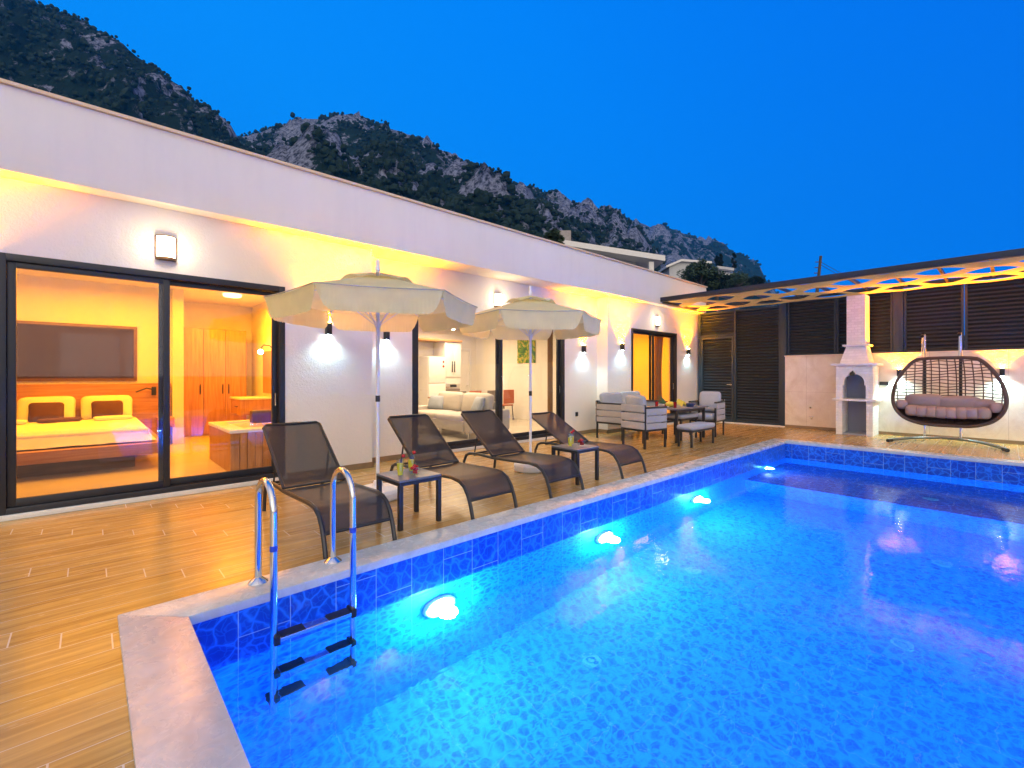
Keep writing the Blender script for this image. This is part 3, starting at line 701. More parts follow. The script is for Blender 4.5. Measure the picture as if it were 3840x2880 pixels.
# indoor dining table and chairs behind the sofa
t = thing('indoor_table', (8.2, 11.0, .05), 'plain indoor dining table behind the sofa', 'table')
MB().box(7.2, 9.2, 10.62, 11.4, .74, .78).build('tabletop', MT['woodh'], t, bev=.005)
for x in (7.28, 9.12):
    for y in (10.7, 11.32): MB().box(x-.03, x+.03, y-.03, y+.03, .051, .739).build('leg', MT['black'], t)
def dchair(x, y, mt, label):
    t = thing('dining_chair', (x, y, .05), label, 'dining chair', 'indoor dining chairs')
    MB().box(-.21, .21, -.2, .22, .43, .47).build('seat', MT[mt], t, False, bev=.015)
    MB().box(-.21, .21, -.24, -.21, .5, .92).build('backrest', MT[mt], t, False, bev=.012)
    for a in (-.18, .18):
        for b2 in (-.18, .18): MB().tube(((a, b2, .43), (a*1.15, b2*1.15, .0)), .013, 8).build('leg', MT['black'], t, False)
dchair(7.42, 10.35, 'greyseat', 'taupe dining chair back rising left of the red one behind the sofa')
dchair(7.95, 10.35, 'redseat', 'terracotta dining chair between two taupe ones')
dchair(8.6, 10.35, 'greyseat', 'taupe dining chair back next to the dark door stile')
dchair(9.3, 10.45, 'redseat', 'terracotta dining chair at the right end of the indoor table')
added_ceil_lamp(6.4, 9.2, 2.94, 150, (1, .70, .42), 'added round ceiling light over the indoor sofa', 2.4)
added_ceil_lamp(8.0, 11.2, 2.94, 80, (1, .70, .42), 'added round ceiling light in front of the kitchen wall', 1.6)
for k, x in enumerate((7.6, 8.1)):
    t = thing('track_spot', (x, 11.4, 2.9), ('left' if k == 0 else 'right') + ' small glaring spot under the kitchen ceiling', 'spotlight', 'kitchen spots')
    MB().cyl((x, 11.4, 2.94), (x, 11.4, 2.86), .03, 12).build('stem', MT['whitemetal'], t); MB().blob((x, 11.4, 2.81), .05, 2, 0).build('bulb', MT['bulbglow'], t, smooth=True)
cu = MB().grid(lambda u, v: Vector((7.80 + .13*u, 7.22 + .03*math.sin(u*24), .06 + 2.55*v)), 34, 4)
tag(cu.build('curtain', MT['curtain'], smooth=True, ang=80), 'narrow gathered curtain at the right of the living room door', 'curtain')

# ------------------------------------------------------------------ orange room
added_ceil_lamp(11.8, 8.3, 2.94, 150, (1, .32, .0), 'added round ceiling light of the orange room', 2.0)
t = thing('air_conditioner', (12.2, 10.1, 2.5), 'white wall air conditioner high in the orange room', 'air conditioner')
MB().box(11.7, 12.5, 9.98, 10.19, 2.42, 2.70).build('body', MT['cupb'], t, bev=.03, seg=3)
MB().box(11.75, 12.45, 9.97, 9.985, 2.44, 2.48).build('outlet_flap', MT['greyseat'], t)
tag(MB().box(12.95, 13.2, 10.185, 10.199, 1.35, 1.45).build('light_switch', MT['woodd'], bev=.003), 'double light switch on the orange wall', 'light switch')
cu = MB().grid(lambda u, v: Vector((12.15 + (.42 - .12*math.sin(v*math.pi))*u, 7.0 + .035*math.sin(u*30), .06 + 2.6*v)), 40, 10)
tag(cu.build('curtain', MT['curtain'], smooth=True, ang=80), 'brown curtain drawn to the right of the orange room door', 'curtain')

# ------------------------------------------------------------------ garden wall, louvers, gate
t = thing('stone_wall', (BX, -1, 0), 'low polished travertine wall behind the barbecue and hanging chair', 'wall')
MB().box(BX, BX+.22, -9, 4.10, 0, 1.905).build('wall_slab', MT['travertine'], t)
MB().box(BX-.06, BX+.23, -9, 4.10, 1.905, 1.935).build('cap', MT['travertine'], t, bev=.004)
MB().box(BX-.013, BX-.001, -9, 4.10, .001, .075).build('skirting', MT['skirting'], t)
def slats(mb, y0, y1, z0, z1, x, pitch=.083):
    n = int((z1-z0)/pitch)
    for k in range(n):
        z = z0 + (k+.5)*(z1-z0)/n
        mb.cbox((x, (y0+y1)/2, z), (.012, y1-y0, .068), (0, R(50), 0))
    return mb
FX = BX + .10
def screen(y0, y1, z0, z1, label, group):
    t = thing('louvered_screen', (FX, (y0+y1)/2, z0), label, 'louvered screen', group)
    fr = MB(); a, b2 = FX-.03, FX+.03
    fr.box(a, b2, y0, y0+.045, z0, z1); fr.box(a, b2, y1-.045, y1, z0, z1); fr.box(a, b2, y0+.045, y1-.045, z0, z0+.04); fr.box(a, b2, y0+.045, y1-.045, z1-.04, z1)
    fr.build('frame', MT['louver'], t, bev=.003)
    slats(MB(), y0+.046, y1-.046, z0+.042, z1-.042, FX).build('slat_panel', MT['louver'], t)
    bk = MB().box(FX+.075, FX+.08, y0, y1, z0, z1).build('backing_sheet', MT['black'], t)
GS = 'louvered screens on the stone wall'
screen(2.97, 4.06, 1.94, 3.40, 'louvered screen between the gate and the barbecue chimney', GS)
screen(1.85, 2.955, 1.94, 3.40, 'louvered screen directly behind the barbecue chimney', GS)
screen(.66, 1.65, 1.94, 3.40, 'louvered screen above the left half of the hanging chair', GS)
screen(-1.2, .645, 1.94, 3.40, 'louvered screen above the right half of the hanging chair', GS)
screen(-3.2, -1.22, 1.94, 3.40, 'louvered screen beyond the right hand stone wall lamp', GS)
def post(y0, y1, z0, label):
    tag(MB().box(FX-.07, FX+.06, y0, y1, z0, 3.42).build('screen_post', MT['louver'], bev=.005), label, 'post', 'posts of the louvered screens')
post(1.66, 1.84, 1.936, 'broad dark post between the chimney and the hanging chair')
post(4.075, 4.22, .001, 'tall dark post where the stone wall meets the gate')
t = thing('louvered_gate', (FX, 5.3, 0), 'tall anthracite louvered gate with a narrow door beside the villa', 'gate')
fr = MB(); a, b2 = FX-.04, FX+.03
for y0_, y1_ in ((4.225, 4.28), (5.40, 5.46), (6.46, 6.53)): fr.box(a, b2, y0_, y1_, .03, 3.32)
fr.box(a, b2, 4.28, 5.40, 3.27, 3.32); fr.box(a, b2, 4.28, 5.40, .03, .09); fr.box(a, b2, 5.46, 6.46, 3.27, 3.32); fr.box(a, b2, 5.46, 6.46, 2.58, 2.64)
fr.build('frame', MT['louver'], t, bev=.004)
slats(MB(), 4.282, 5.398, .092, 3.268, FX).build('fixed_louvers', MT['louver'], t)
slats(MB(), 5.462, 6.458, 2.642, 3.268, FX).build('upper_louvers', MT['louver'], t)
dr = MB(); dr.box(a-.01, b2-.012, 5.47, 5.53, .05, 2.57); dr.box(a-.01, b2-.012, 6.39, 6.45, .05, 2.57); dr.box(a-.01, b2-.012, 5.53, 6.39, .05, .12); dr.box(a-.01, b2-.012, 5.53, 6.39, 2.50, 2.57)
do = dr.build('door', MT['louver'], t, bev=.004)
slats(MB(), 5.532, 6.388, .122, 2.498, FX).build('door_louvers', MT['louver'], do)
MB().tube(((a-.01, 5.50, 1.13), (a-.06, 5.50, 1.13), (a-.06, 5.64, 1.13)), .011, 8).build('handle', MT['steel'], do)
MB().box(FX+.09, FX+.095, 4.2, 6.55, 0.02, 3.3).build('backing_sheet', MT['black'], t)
MB().box(BX-.06, FX+.05, 4.105, 6.57, .001, .028).build('threshold', MT['sill'], t, bev=.004)

# sockets and taps
def plate(c, d, label, mt='black', cat='socket'):
    tag(MB().cbox(c, d).build('wall_socket' if cat == 'socket' else 'light_switch', MT[mt], bev=.004), label, cat)
plate((8.43, BY-.012, .49), (.08, .022, .10), 'black outdoor socket low on the recessed wall below a lamp')
plate((BX-.012, 2.0, 1.21), (.022, .17, .085), 'grey double socket on the stone wall right of the barbecue')
t = thing('wall_tap', (BX, 3.44, .3), 'small chrome garden tap low on the stone wall', 'tap')
MB().tube(((BX-.001, 3.46, .30), (BX-.07, 3.46, .30), (BX-.09, 3.46, .26)), .014, 8).build('spout', MT['steel'], t, smooth=True)
MB().tube(((BX-.05, 3.41, .33), (BX-.05, 3.52, .33)), .010, 8).build('lever', MT['steel'], t)
t = thing('wall_tap', (BX, 3.48, .55), 'small chrome pipe cover above the garden tap', 'tap')
MB().tube(((BX-.001, 3.5, .56), (BX-.04, 3.5, .56)), .022, 12).build('rosette', MT['steel'], t, smooth=True)

# ------------------------------------------------------------------ barbecue
bq = thing('barbecue', (13.45, 2.44, 0), 'white brick garden barbecue with an arched hearth and a tall tapering chimney', 'barbecue')
bx0, bx1, by0, by1 = 13.12, 13.81, 2.10, 2.80
for ya_ in (by0, by1-.12): MB().box(bx0, bx1, ya_, ya_+.12, .001, .80).build('base_pillar', MT['brick'], bq)
MB().box(bx1-.10, bx1-.002, by0+.121, by1-.121, .04, .80).build('lower_back', MT['soot'], bq)
MB().box(bx0+.05, bx1-.1, by0+.121, by1-.121, .001, .04).build('lower_floor', MT['soot'], bq)
MB().box(bx0-.07, bx1-.002, by0-.07, by1+.07, .801, .85).build('counter', MT['bbqsmooth'], bq, bev=.006)
# upper body with arched opening
arc = [(by0+.13, .851), (by0+.13, 1.16), (by0+.155, 1.16), (by0+.155, 1.25)]
cy = (by0+by1)/2; ra = (by1-by0)/2-.155
arch_pts = [(by0+.13, .851), (by0+.13, 1.17), (by0+.16, 1.17)] + [(cy - ra*math.cos(math.pi*k/16), 1.24 + ra*.98*math.sin(math.pi*k/16)) for k in range(17)] + [(by1-.16, 1.17), (by1-.13, 1.17), (by1-.13, .851)]
outer = [(by0, .851)] + arch_pts + [(by1, .851), (by1, 1.63), (by0, 1.63)]
MB().prism(outer, 'x', bx0, bx0+.12).build('arched_front', MT['brick'], bq)
sd = MB(); sd.box(bx0+.121, bx1, by0, by0+.1, .851, 1.63); sd.box(bx0+.121, bx1, by1-.1, by1, .851, 1.63); sd.build('side_walls', MT['brick'], bq)
MB().box(bx1-.12, bx1-.002, by0+.101, by1-.101, .851, 1.62).build('hearth_back', MT['soot'], bq)
MB().box(bx0-.08, bx1-.002, by0-.09, by1+.09, 1.631, 1.685).build('mantel', MT['bbqsmooth'], bq, bev=.006)
hd = MB(); q0 = [(bx0+.02, by0+.07), (bx1-.004, by0+.07), (bx1-.004, by1-.07), (bx0+.02, by1-.07)]; q1 = [(bx0+.19, by0+.165), (bx1-.004, by0+.165), (bx1-.004, by1-.165), (bx0+.19, by1-.165)]
A = [hd.bm.verts.new((*p, 1.686)) for p in q0]; B = [hd.bm.verts.new((*p, 2.09)) for p in q1]
hd.bm.faces.new(A[::-1]); hd.bm.faces.new(B)
for k in range(4): hd.bm.faces.new((A[k], A[(k+1)%4], B[(k+1)%4], B[k]))
hd.build('hood', MT['brick'], bq)
MB().box(bx0+.12, bx1-.003, by0+.10, by1-.10, 2.091, 2.135).build('collar', MT['bbqsmooth'], bq, bev=.005)
MB().box(bx0+.20, bx1-.004, by0+.17, by1-.17, 2.136, 3.30).build('chimney', MT['brick'], bq)
hk = MB(); hk.tube(((bx0+.02, cy+.02, 1.50), (bx0-.05, cy+.02, 1.50), (bx0-.06, cy+.02, 1.44)), .012, 8); hk.lathe(((.012, .06), (.05, .03), (.055, -.03), (.0, -.03)), (bx0-.06, cy+.02, 1.43), 14)
hk.build('hearth_lamp', MT['black'], bq, smooth=True)

# ------------------------------------------------------------------ pergola
pg = thing('pergola', (12.5, 3, 3.4), 'dark steel pergola woven with amber lit cream cloth strips', 'pergola')
PXF = 11.28; PYE = -4.5
MB().box(PXF, PXF+.09, PYE, 6.349, 3.375, 3.495).build('front_beam', MT['frame'], pg, bev=.004)
MB().box(BX-.02, BX+.06, PYE, 6.349, 3.425, 3.515).build('rear_beam', MT['frame'], pg, bev=.004)
MB().box(PXF+.091, BX-.021, 6.26, 6.345, 3.34, 3.44).build('end_beam', MT['frame'], pg, bev=.004)
SP = .69; Y0 = .90
k0 = math.ceil((PYE-Y0)/SP); k1 = math.floor((6.2-Y0)/SP)
for k in range(k0, k1+1):
    y = Y0 + k*SP
    MB().box(PXF+.092, BX-.022, y-.025, y+.025, 3.43, 3.49).build('rafter', MT['frame'], pg)
rows = [PXF+.10, 11.98, 12.53, 13.06, 13.50, BX-.03]
def gapw(j, y):   # half gap between strip j-1 and j at y
    if j == 0 or j == 5: return 0
    ph = math.cos(math.pi*(y-Y0)/SP + (0 if j % 2 == 1 else math.pi))
    return .17*max(0, ph)**.75
for j in range(5):
    ny = 150
    def strip(u, v, j=j):
        y = PYE+.02 + (6.25-PYE)*u
        xa = rows[j] + gapw(j, y); xb = rows[j+1] - gapw(j+1, y)
        ph = math.cos(math.pi*(y-Y0)/SP + (0 if j % 2 == 0 else math.pi))
        z = 3.40 + .030*ph - .03*math.sin(math.pi*v) - .05*(j/4)*(.5+.5*math.cos(2*math.pi*(y-Y0)/(2*SP)))
        return Vector((xa + (xb-xa)*v, y, z))
    MB().grid(strip, ny, 6).build('cloth_strip', MT['shade'], pg, smooth=True, ang=80)

# ------------------------------------------------------------------ hanging chair
sw = thing('hanging_chair', (13.0, .85, 0), 'double brown wicker hanging chair on a chrome stand', 'hanging chair')
CX_, CY_, ZT, ZB = 12.72, .86, 1.755, .385
prof = [(0, .40), (.05, .50), (.092, .556), (.215, .68), (.374, .78), (.56, .835), (.68, .83), (.78, .79), (.865, .715), (.926, .62), (.975, .46), (1.0, .30)]
def halfw(fr_):
    for (a, wa), (b2, wb) in zip(prof, prof[1:]):
        if a <= fr_ <= b2: return wa + (wb-wa)*(fr_-a)/(b2-a)
    return 0
outl = [(w_, ZT-(ZT-ZB)*f_) for f_, w_ in prof]
ring2 = [(-w_, z) for w_, z in outl[::-1]]
loop = outl + ring2
# smooth closed loop
def smooth(lp, it=2):
    for _ in range(it):
        o = []
        for i in range(len(lp)):
            a, b2 = lp[i], lp[(i+1) % len(lp)]
            o += [(a[0]*.75+b2[0]*.25, a[1]*.75+b2[1]*.25), (a[0]*.25+b2[0]*.75, a[1]*.25+b2[1]*.75)]
        lp = o
    return lp
loop = smooth(loop)
zc = (ZT+ZB)/2 - .08
angs = sorted([(math.atan2(z-zc, y), math.hypot(y, z-zc)) for y, z in loop])
def Rout(th):
    n = len(angs)
    for i in range(n):
        a, ra_ = angs[i]; b2, rb = angs[(i+1) % n]
        if i == n-1: b2 += 2*math.pi
        t2 = th if th >= angs[0][0] else th + 2*math.pi
        if a <= t2 <= b2: return ra_ + (rb-ra_)*(t2-a)/(b2-a+1e-9)
    return angs[0][1]
DEP = .50
def surf(y, z):
    rho = math.hypot(y, z-zc)/Rout(math.atan2(z-zc, y)) if (abs(y)+abs(z-zc)) > 1e-6 else 0
    if rho > 1: return None
    return Vector((CX_ + DEP*(1-rho**2.2)**.55, CY_+y, z))
MB().tube([(CX_, CY_+y, z) for y, z in loop], .034, 8, closed=True).build('rim', MT['wicker'], sw, smooth=True)
lat = MB()
def line(pts):
    run = []
    for p in pts + [None]:
        if p is None:
            if len(run) > 2: lat.tube(run, .0105, 5)
            run = []
        else: run.append(p)
NS = 46
for k in range(-6, 7):
    y = k*.118
    line([surf(y*(1 + .10*math.sin(i/NS*3.1)), ZB + (ZT-ZB)*i/NS) for i in range(NS+1)])
for k in range(1, 21):
    z = ZB + (ZT-ZB)*k/21
    line([surf(-.84 + 1.68*i/NS, z + .012*math.sin(i*.5+k)) for i in range(NS+1)])
lat.build('lattice', MT['wicker'], sw, smooth=True)
bw = MB()   # tightly woven belly below the cushions
def belly(u, v):
    th = -math.pi + .30 + (math.pi-.60)*u; rho = .30 + .70*v
    rr_ = Rout(th)*rho; y = rr_*math.cos(th); z = zc + rr_*math.sin(th)
    return Vector((CX_ + DEP*(max(0, 1-rho**2.2))**.55 + .004*math.sin(u*260), CY_+y, z))
bw.grid(belly, 90, 14).build('woven_belly', MT['wicker'], sw, smooth=True, ang=80)
seat = MB(); ns = 8
for k in range(ns):
    yy = -.60 + 1.20*(k+.5)/ns
    seat.puff((CX_+.16, CY_+yy, .66 - .02*math.cos(yy*3)), (.50, .235, .23), (0, 0, 0), .7, .55, 18, 12, .012)
seat.build('seat_cushion', MT['cushbrown'], sw, smooth=True, ang=80)
for k, (yy, zz, ww) in enumerate(((.36, .86, .62), (-.18, .83, .66), (-.52, .78, .34))):
    MB().puff((CX_+.30, CY_+yy, zz), (.20, ww, .30), (0, R(-14), 0), .5, .7, 22, 10, .02).build('back_cushion', MT['cushbrown'], sw, smooth=True, ang=80)
for yy in (.70, -.70): MB().puff((CX_+.10, CY_+yy, .78), (.24, .20, .21), (0, 0, 0), .8, .8, 18, 10, .01).build('arm_bolster', MT['cushbrown'], sw, smooth=True, ang=80)
for yy in (1.24, .68):
    p = MB().tube(((13.38, yy, .03), (13.38, yy, .9)), .024, 12).build('post', MT['steel'], sw, smooth=True)
    MB().tube(((13.38, yy, .45), (13.38, yy, 1.74)), .028, 12).build('sleeve', MT['black'], p, smooth=True)
    MB().tube(((13.38, yy, 1.74), (13.38, yy, 2.26), (13.33, yy, 2.31), (13.10, yy, 2.30), (12.98, yy, 2.24)), .025, 12).build('arm', MT['steel'], p, smooth=True)
    MB().cyl((12.99, yy, 2.25), (12.95, yy, 2.225), .03, 12).build('end_cap', MT['black'], p)
    MB().tube(((12.99, yy, 2.24), (12.90, yy + (.0), 1.74)), .008, 6).build('hanger', MT['steel'], p)
MB().tube([(13.38 - 1.10*(abs(s)**2.6), .86 + s*.83, .05 + .02*(1-abs(s))) for s in [(-1 + i/14) for i in range(29)]], .031, 12).build('base_bow', MT['gunmetal'], sw, smooth=True)
for s in (1, -1):
    yy = .86 + s*.83
    MB().tube(((12.33, yy-s*.03, .045), (12.22, yy+s*.015, .042)), .036, 12).build('rubber_foot', MT['black'], sw, smooth=True)

# ------------------------------------------------------------------ loungers
def lounger(ang, label, group='sun loungers along the pool'):
    t = thing('sun_lounger', (0, 0, 0), label, 'sun lounger', group)
    W = .29
    prof_ = [(0, .0), (.035, .12), (.08, .22), (.14, .295), (.22, .335), (.35, .35), (.7, .335), (1.02, .325), (1.35, .335), (1.52, .325), (1.60, .29), (1.65, .20), (1.68, .0)]
    for sx in (-1, 1):
        MB().tube([(sx*W, y, z) for y, z in prof_], .019, 8).build('side_rail', MT['lframe'], t, False, smooth=True)
    for yb_, zb_ in ((1.03, .32), (1.58, .30), (.055, .17)): MB().tube(((-W, yb_, zb_), (W, yb_, zb_)), .0145, 8).build('cross_bar', MT['lframe'], t, False, smooth=True)
    sp = [(.06, .175), (.09, .235), (.145, .305), (.22, .347), (.35, .363), (.6, .352), (.85, .342), (1.02, .338)]
    def sl(u, v):
        k = u*(len(sp)-1); i = min(int(k), len(sp)-2); f_ = k-i
        y = sp[i][0]*(1-f_) + sp[i+1][0]*f_; z = sp[i][1]*(1-f_) + sp[i+1][1]*f_
        return Vector(((v-.5)*2*(W-.006), y, z - .02*math.sin(math.pi*v)*min(1, u*3+.2)))
    MB().grid(sl, 28, 8).build('seat_sling', MT['sling'], t, False, smooth=True, ang=80)
    a = R(ang); L_ = .88; y0_, z0_ = 1.04, .345
    def bp(s, off=0): return (y0_ + s*L_*math.cos(a) - off*math.sin(a), z0_ + s*L_*math.sin(a) + off*math.cos(a))
    bf = MB(); Wb = W-.005
    pts = [(-Wb, *bp(0)), (-Wb, *bp(.5)), (-Wb, *bp(.96)), (-Wb+.03, *bp(1)), (Wb-.03, *bp(1)), (Wb, *bp(.96)), (Wb, *bp(.5)), (Wb, *bp(0))]
    bf.tube(pts, .017, 8); bf.tube(((-Wb, *bp(.01)), (Wb, *bp(.01))), .014, 8)
    bfo = bf.build('back_frame', MT['lframe'], t, False, smooth=True)
    def bs(u, v): 
        y, z = bp(.02 + u*.97, -.018*math.sin(math.pi*v) + .012)
        return Vector(((v-.5)*2*(Wb-.012), y, z))
    MB().grid(bs, 10, 8).build('back_sling', MT['sling'], t, False, smooth=True, ang=80)
    pr_ = MB()
    for sx in (-1, 1):
        y1_, z1_ = bp(.48, -.02)
        pr_.tube(((sx*(W-.03), y1_, z1_), (sx*(W-.03), 1.46, .30)), .010, 8)
    pr_.tube(((-W+.03, 1.46, .30), (W-.03, 1.46, .30)), .009, 8)
    pr_.build('prop', MT['lframe'], t, False, smooth=True)
    return t
L1 = lounger(37, 'dark sling lounger nearest the pool ladder with its back in front of the wall'); L1.location = (1.62, 3.54, .0)
again(L1, (3.03, 3.53, 0), 'dark sling lounger just right of the near drinks table')
again(L1, (4.16, 3.535, 0), 'dark sling lounger in front of the smaller parasol pole, raised back')
L4 = lounger(28, 'dark sling lounger with the flattest back, behind the farther drinks table'); L4.location = (5.61, 3.55, 0)

# ------------------------------------------------------------------ drinks tables with drinks
def dtable(loc, label):
    t = thing('side_table', loc, label, 'side table', 'low drinks tables'); W = .225
    MB().box(-W, W, -W, W, .432, .452).build('tabletop', MT['tablem'], t, False, bev=.003)
    ap = MB(); ap.box(-W, W, -W, -W+.03, .40, .431); ap.box(-W, W, W-.03, W, .40, .431); ap.box(-W, -W+.03, -W+.03, W-.03, .40, .431); ap.box(W-.03, W, -W+.03, W-.03, .40, .431)
    ap.build('apron', MT['lframe'], t, False)
    for a in (-1, 1):
        for b2 in (-1, 1): MB().box(a*(W-.02)-.02, a*(W-.02)+.02, b2*(W-.02)-.02, b2*(W-.02)+.02, 0, .399).build('leg', MT['lframe'], t, False, bev=.003)
    return t
T1 = dtable((2.27, 3.93, 0), 'low dark metal drinks table between the first two loungers'); again(T1, (4.80, 3.95, 0), 'low dark metal drinks table beside the flattest lounger')
def juice(loc, label, s=1):
    t = thing('juice_glass', loc, label, 'glass', 'glasses of yellow juice')
    MB().lathe(((0, .004), (.026, .004), (.033, .13), (.036, .165), (.0345, .165), (.0315, .13), (.0245, .010), (0, .010)), (0,0,0), 20).build('tumbler', MT['clear'], t, False, smooth=True)
    MB().lathe(((0, .0105), (.0238, .0105), (.0300, .118), (0, .118)), (0,0,0), 20).build('juice', MT['juice'], t, False, smooth=True)
    MB().blob((.034*s, .0, .185), .018, 2, .05).build('cherry', MT['cherry'], t, False, smooth=True)
    return t
J = juice((2.155, 3.89, .4525), 'glass of yellow juice at the left of the near drinks table'); again(J, (2.33, 3.99, .4525), 'glass of yellow juice behind the fruit bowl on the near drinks table')
again(J, (4.72, 3.97, .4525), 'glass of yellow juice at the left of the farther drinks table'); again(J, (4.86, 4.06, .4525), 'glass of yellow juice behind the fruit bowl on the farther table')
def fruitbowl(loc, label):
    t = thing('fruit_bowl', loc, label, 'fruit bowl', 'little glass fruit bowls')
    MB().lathe(((0, .003), (.03, .003), (.055, .035), (.058, .07), (.0555, .07), (.052, .036), (.028, .008), (0, .008)), (0,0,0), 22).build('bowl', MT['clear'], t, False, smooth=True)
    r2 = random.Random(5)
    fr = MB()
    for k in range(14):
        a = r2.uniform(0, 6.28); q = r2.uniform(0, .036); fr.blob((q*math.cos(a), q*math.sin(a), r2.uniform(.03, .085)), r2.uniform(.012, .018), 2, .1)
    fr.build('berries', MT['cherry'], t, False, smooth=True)
    return t
FB = fruitbowl((2.28, 3.84, .4525), 'small glass bowl of red berries on the near drinks table'); again(FB, (4.85, 3.89, .4525), 'small glass bowl of red berries on the farther drinks table')

# ------------------------------------------------------------------ parasols
def parasol(loc, rz, label):
    t = thing('parasol', loc, label, 'parasol', 'cream fringed parasols', rz)
    MB().lathe(((0, 0), (.27, 0), (.285, .02), (.285, .085), (.25, .115), (.07, .14), (.045, .20), (0, .20)), (0,0,0), 8).build('base', MT['whiteplastic'], t, False, bev=.01)
    MB().tube(((0,0,.15), (0,0,2.60)), .021, 14).build('pole', MT['whitemetal'], t, False, smooth=True)
    MB().tube(((0,0,1.10), (0,0,1.17)), .026, 14).build('collar', MT['black'], t, False, smooth=True)
    MB().lathe(((0, 2.58), (.03, 2.60), (.028, 2.64), (.018, 2.66), (.026, 2.69), (.02, 2.72), (0, 2.735)), (0,0,0), 14).build('finial', MT['whitemetal'], t, False, smooth=True)
    RR = 1.17; ZE = 2.235; ZA = 2.56
    def vert(k, r, z): a = math.pi/3*k; return Vector((r*math.cos(a), r*math.sin(a), z))
    can = MB()
    for k in range(6):
        def pan(u, v, k=k):      # u radial .0 .. 1, v across
            r = .20 + (RR-.20)*u
            z = ZA - .055 - (ZA-.055-ZE)*u**.93
            p = vert(k, r, z).lerp(vert(k+1, r, z), v)
            sag = math.sin(math.pi*v)*u
            p.z -= .012*sag; p.x *= 1-.022*sag; p.y *= 1-.022*sag
            return p
        can.grid(pan, 14, 12)
    bmesh.ops.remove_doubles(can.bm, verts=can.bm.verts, dist=1e-4)
    can.build('canopy', MT['canvas'], t, False, smooth=True, ang=7)
    cap = MB()
    for k in range(6):
        def cp(u, v, k=k):
            r = .02 + .40*u; z = ZA + .018 - .125*u
            p = vert(k, r, z).lerp(vert(k+1, r, z), v); arch = math.sin(math.pi*v)*u
            p.z += .05*arch; return p
        cap.grid(cp, 8, 10)
    bmesh.ops.remove_doubles(cap.bm, verts=cap.bm.verts, dist=1e-4)
    cap.build('vent_cap', MT['canvas'], t, False, smooth=True, ang=22)
    for k in range(6):
        A_, B_ = vert(k, RR+.004, ZE), vert(k+1, RR+.004, ZE); out = (A_+B_).normalized(); out.z = 0; out.normalize()
        def val(u, v):
            uu = .012 + .976*u
            e_ = min(u, 1-u); q_ = max(0, 1-e_*8); drop = .232*(1-.82*q_**2.4)
            sag = math.sin(math.pi*uu)
            p = A_.lerp(B_, uu); p.z -= .012*sag; p.x *= 1-.022*sag; p.y *= 1-.022*sag
            fr_ = .012*noise.noise(Vector((u*60, k*3., 0)))*(v**4)
            rip = -.022*v + .006*math.sin(u*15+k)*v + .004*math.sin(u*190)*v + .012*noise.noise(Vector((u*9, k*2., v)))*v
            return p + Vector((out.x*rip, out.y*rip, -(drop+fr_)*v))
        MB().grid(val, 90, 8).build('valance', MT['canvas'], t, False, smooth=True, ang=80)
        MB().tube([A_.lerp(B_, i/10)*1.0 + Vector((0, 0, -.012*math.sin(math.pi*i/10))) - A_.lerp(B_, i/10)*.022*math.sin(math.pi*i/10)*Vector((1,1,0)).length*0 for i in range(11)], .0055, 6).build('hem', MT['hem'], t, False, smooth=True)
        MB().tube((vert(k, .03, ZA-.075), vert(k, RR-.02, ZE-.012)), .0075, 6).build('rib', MT['whitemetal'], t, False, smooth=True)
        MB().tube((vert(k, .03, 1.98), vert(k, .56, ZA-.075-(ZA-.09-ZE)*.47)), .006, 6).build('strut', MT['whitemetal'], t, False, smooth=True)
    MB().tube(((0,0,1.95), (0,0,2.02)), .032, 12).build('runner', MT['whiteplastic'], t, False, smooth=True)
    return t
a1 = math.atan2(-4.9, -2.43)
U1 = parasol((2.43, 4.9, 0), a1 - R(30) + R(2), 'larger fringed cream parasol in front of the bedroom corner')
again(U1, (4.80, 4.80, 0), 'smaller looking fringed cream parasol in front of the living room', math.atan2(-4.8, -4.8) - R(30) + R(9), (.93, .93, 1))

# ------------------------------------------------------------------ pool ladder
ld = thing('pool_ladder', (1.08, 3.2, 0), 'stainless steel pool ladder with three black padded treads', 'ladder')
for x in (.83, 1.33):
    r = .175
    pts = [(x, 3.40, .022), (x, 3.40, .55)] + [(x, 3.225 + r*math.cos(math.pi*k/12), .55 + r*math.sin(math.pi*k/12)) for k in range(1, 12)] + [(x, 3.05, .55), (x, 3.05, -.95)]
    rl = MB().tube(pts, .0215, 16).build('handrail', MT['steel'], ld, smooth=True)
    MB().lathe(((.022, .055), (.03, .05), (.058, .028), (.062, .023), (.0, .023)), (x, 3.40, 0), 24).build('flange', MT['steel'], rl, smooth=True)
    MB().tube(((x, 3.05, .325), (x, 3.05, .36)), .0222, 16).build('blue_mark', MT['bluemark'], rl, smooth=True)
    MB().tube(((x, 3.05, -.88), (x, 3.165, -.88)), .022, 12).build('wall_bumper', MT['black'], rl, smooth=True)
for z in (-.20, -.50, -.78):
    tr = MB().box(.855, 1.305, 3.005, 3.085, z-.028, z).build('tread', MT['steel'], ld, bev=.006)
    for a, b2 in ((.862, 1.005), (1.155, 1.298)): MB().box(a, b2, 3.003, 3.087, z+.0005, z+.006).build('grip_pad', MT['black'], tr, bev=.001)
    for xx in (.84, 1.32): MB().cbox((xx, 3.05, z-.012), (.035, .095, .055)).build('clip', MT['black'], tr, bev=.006)

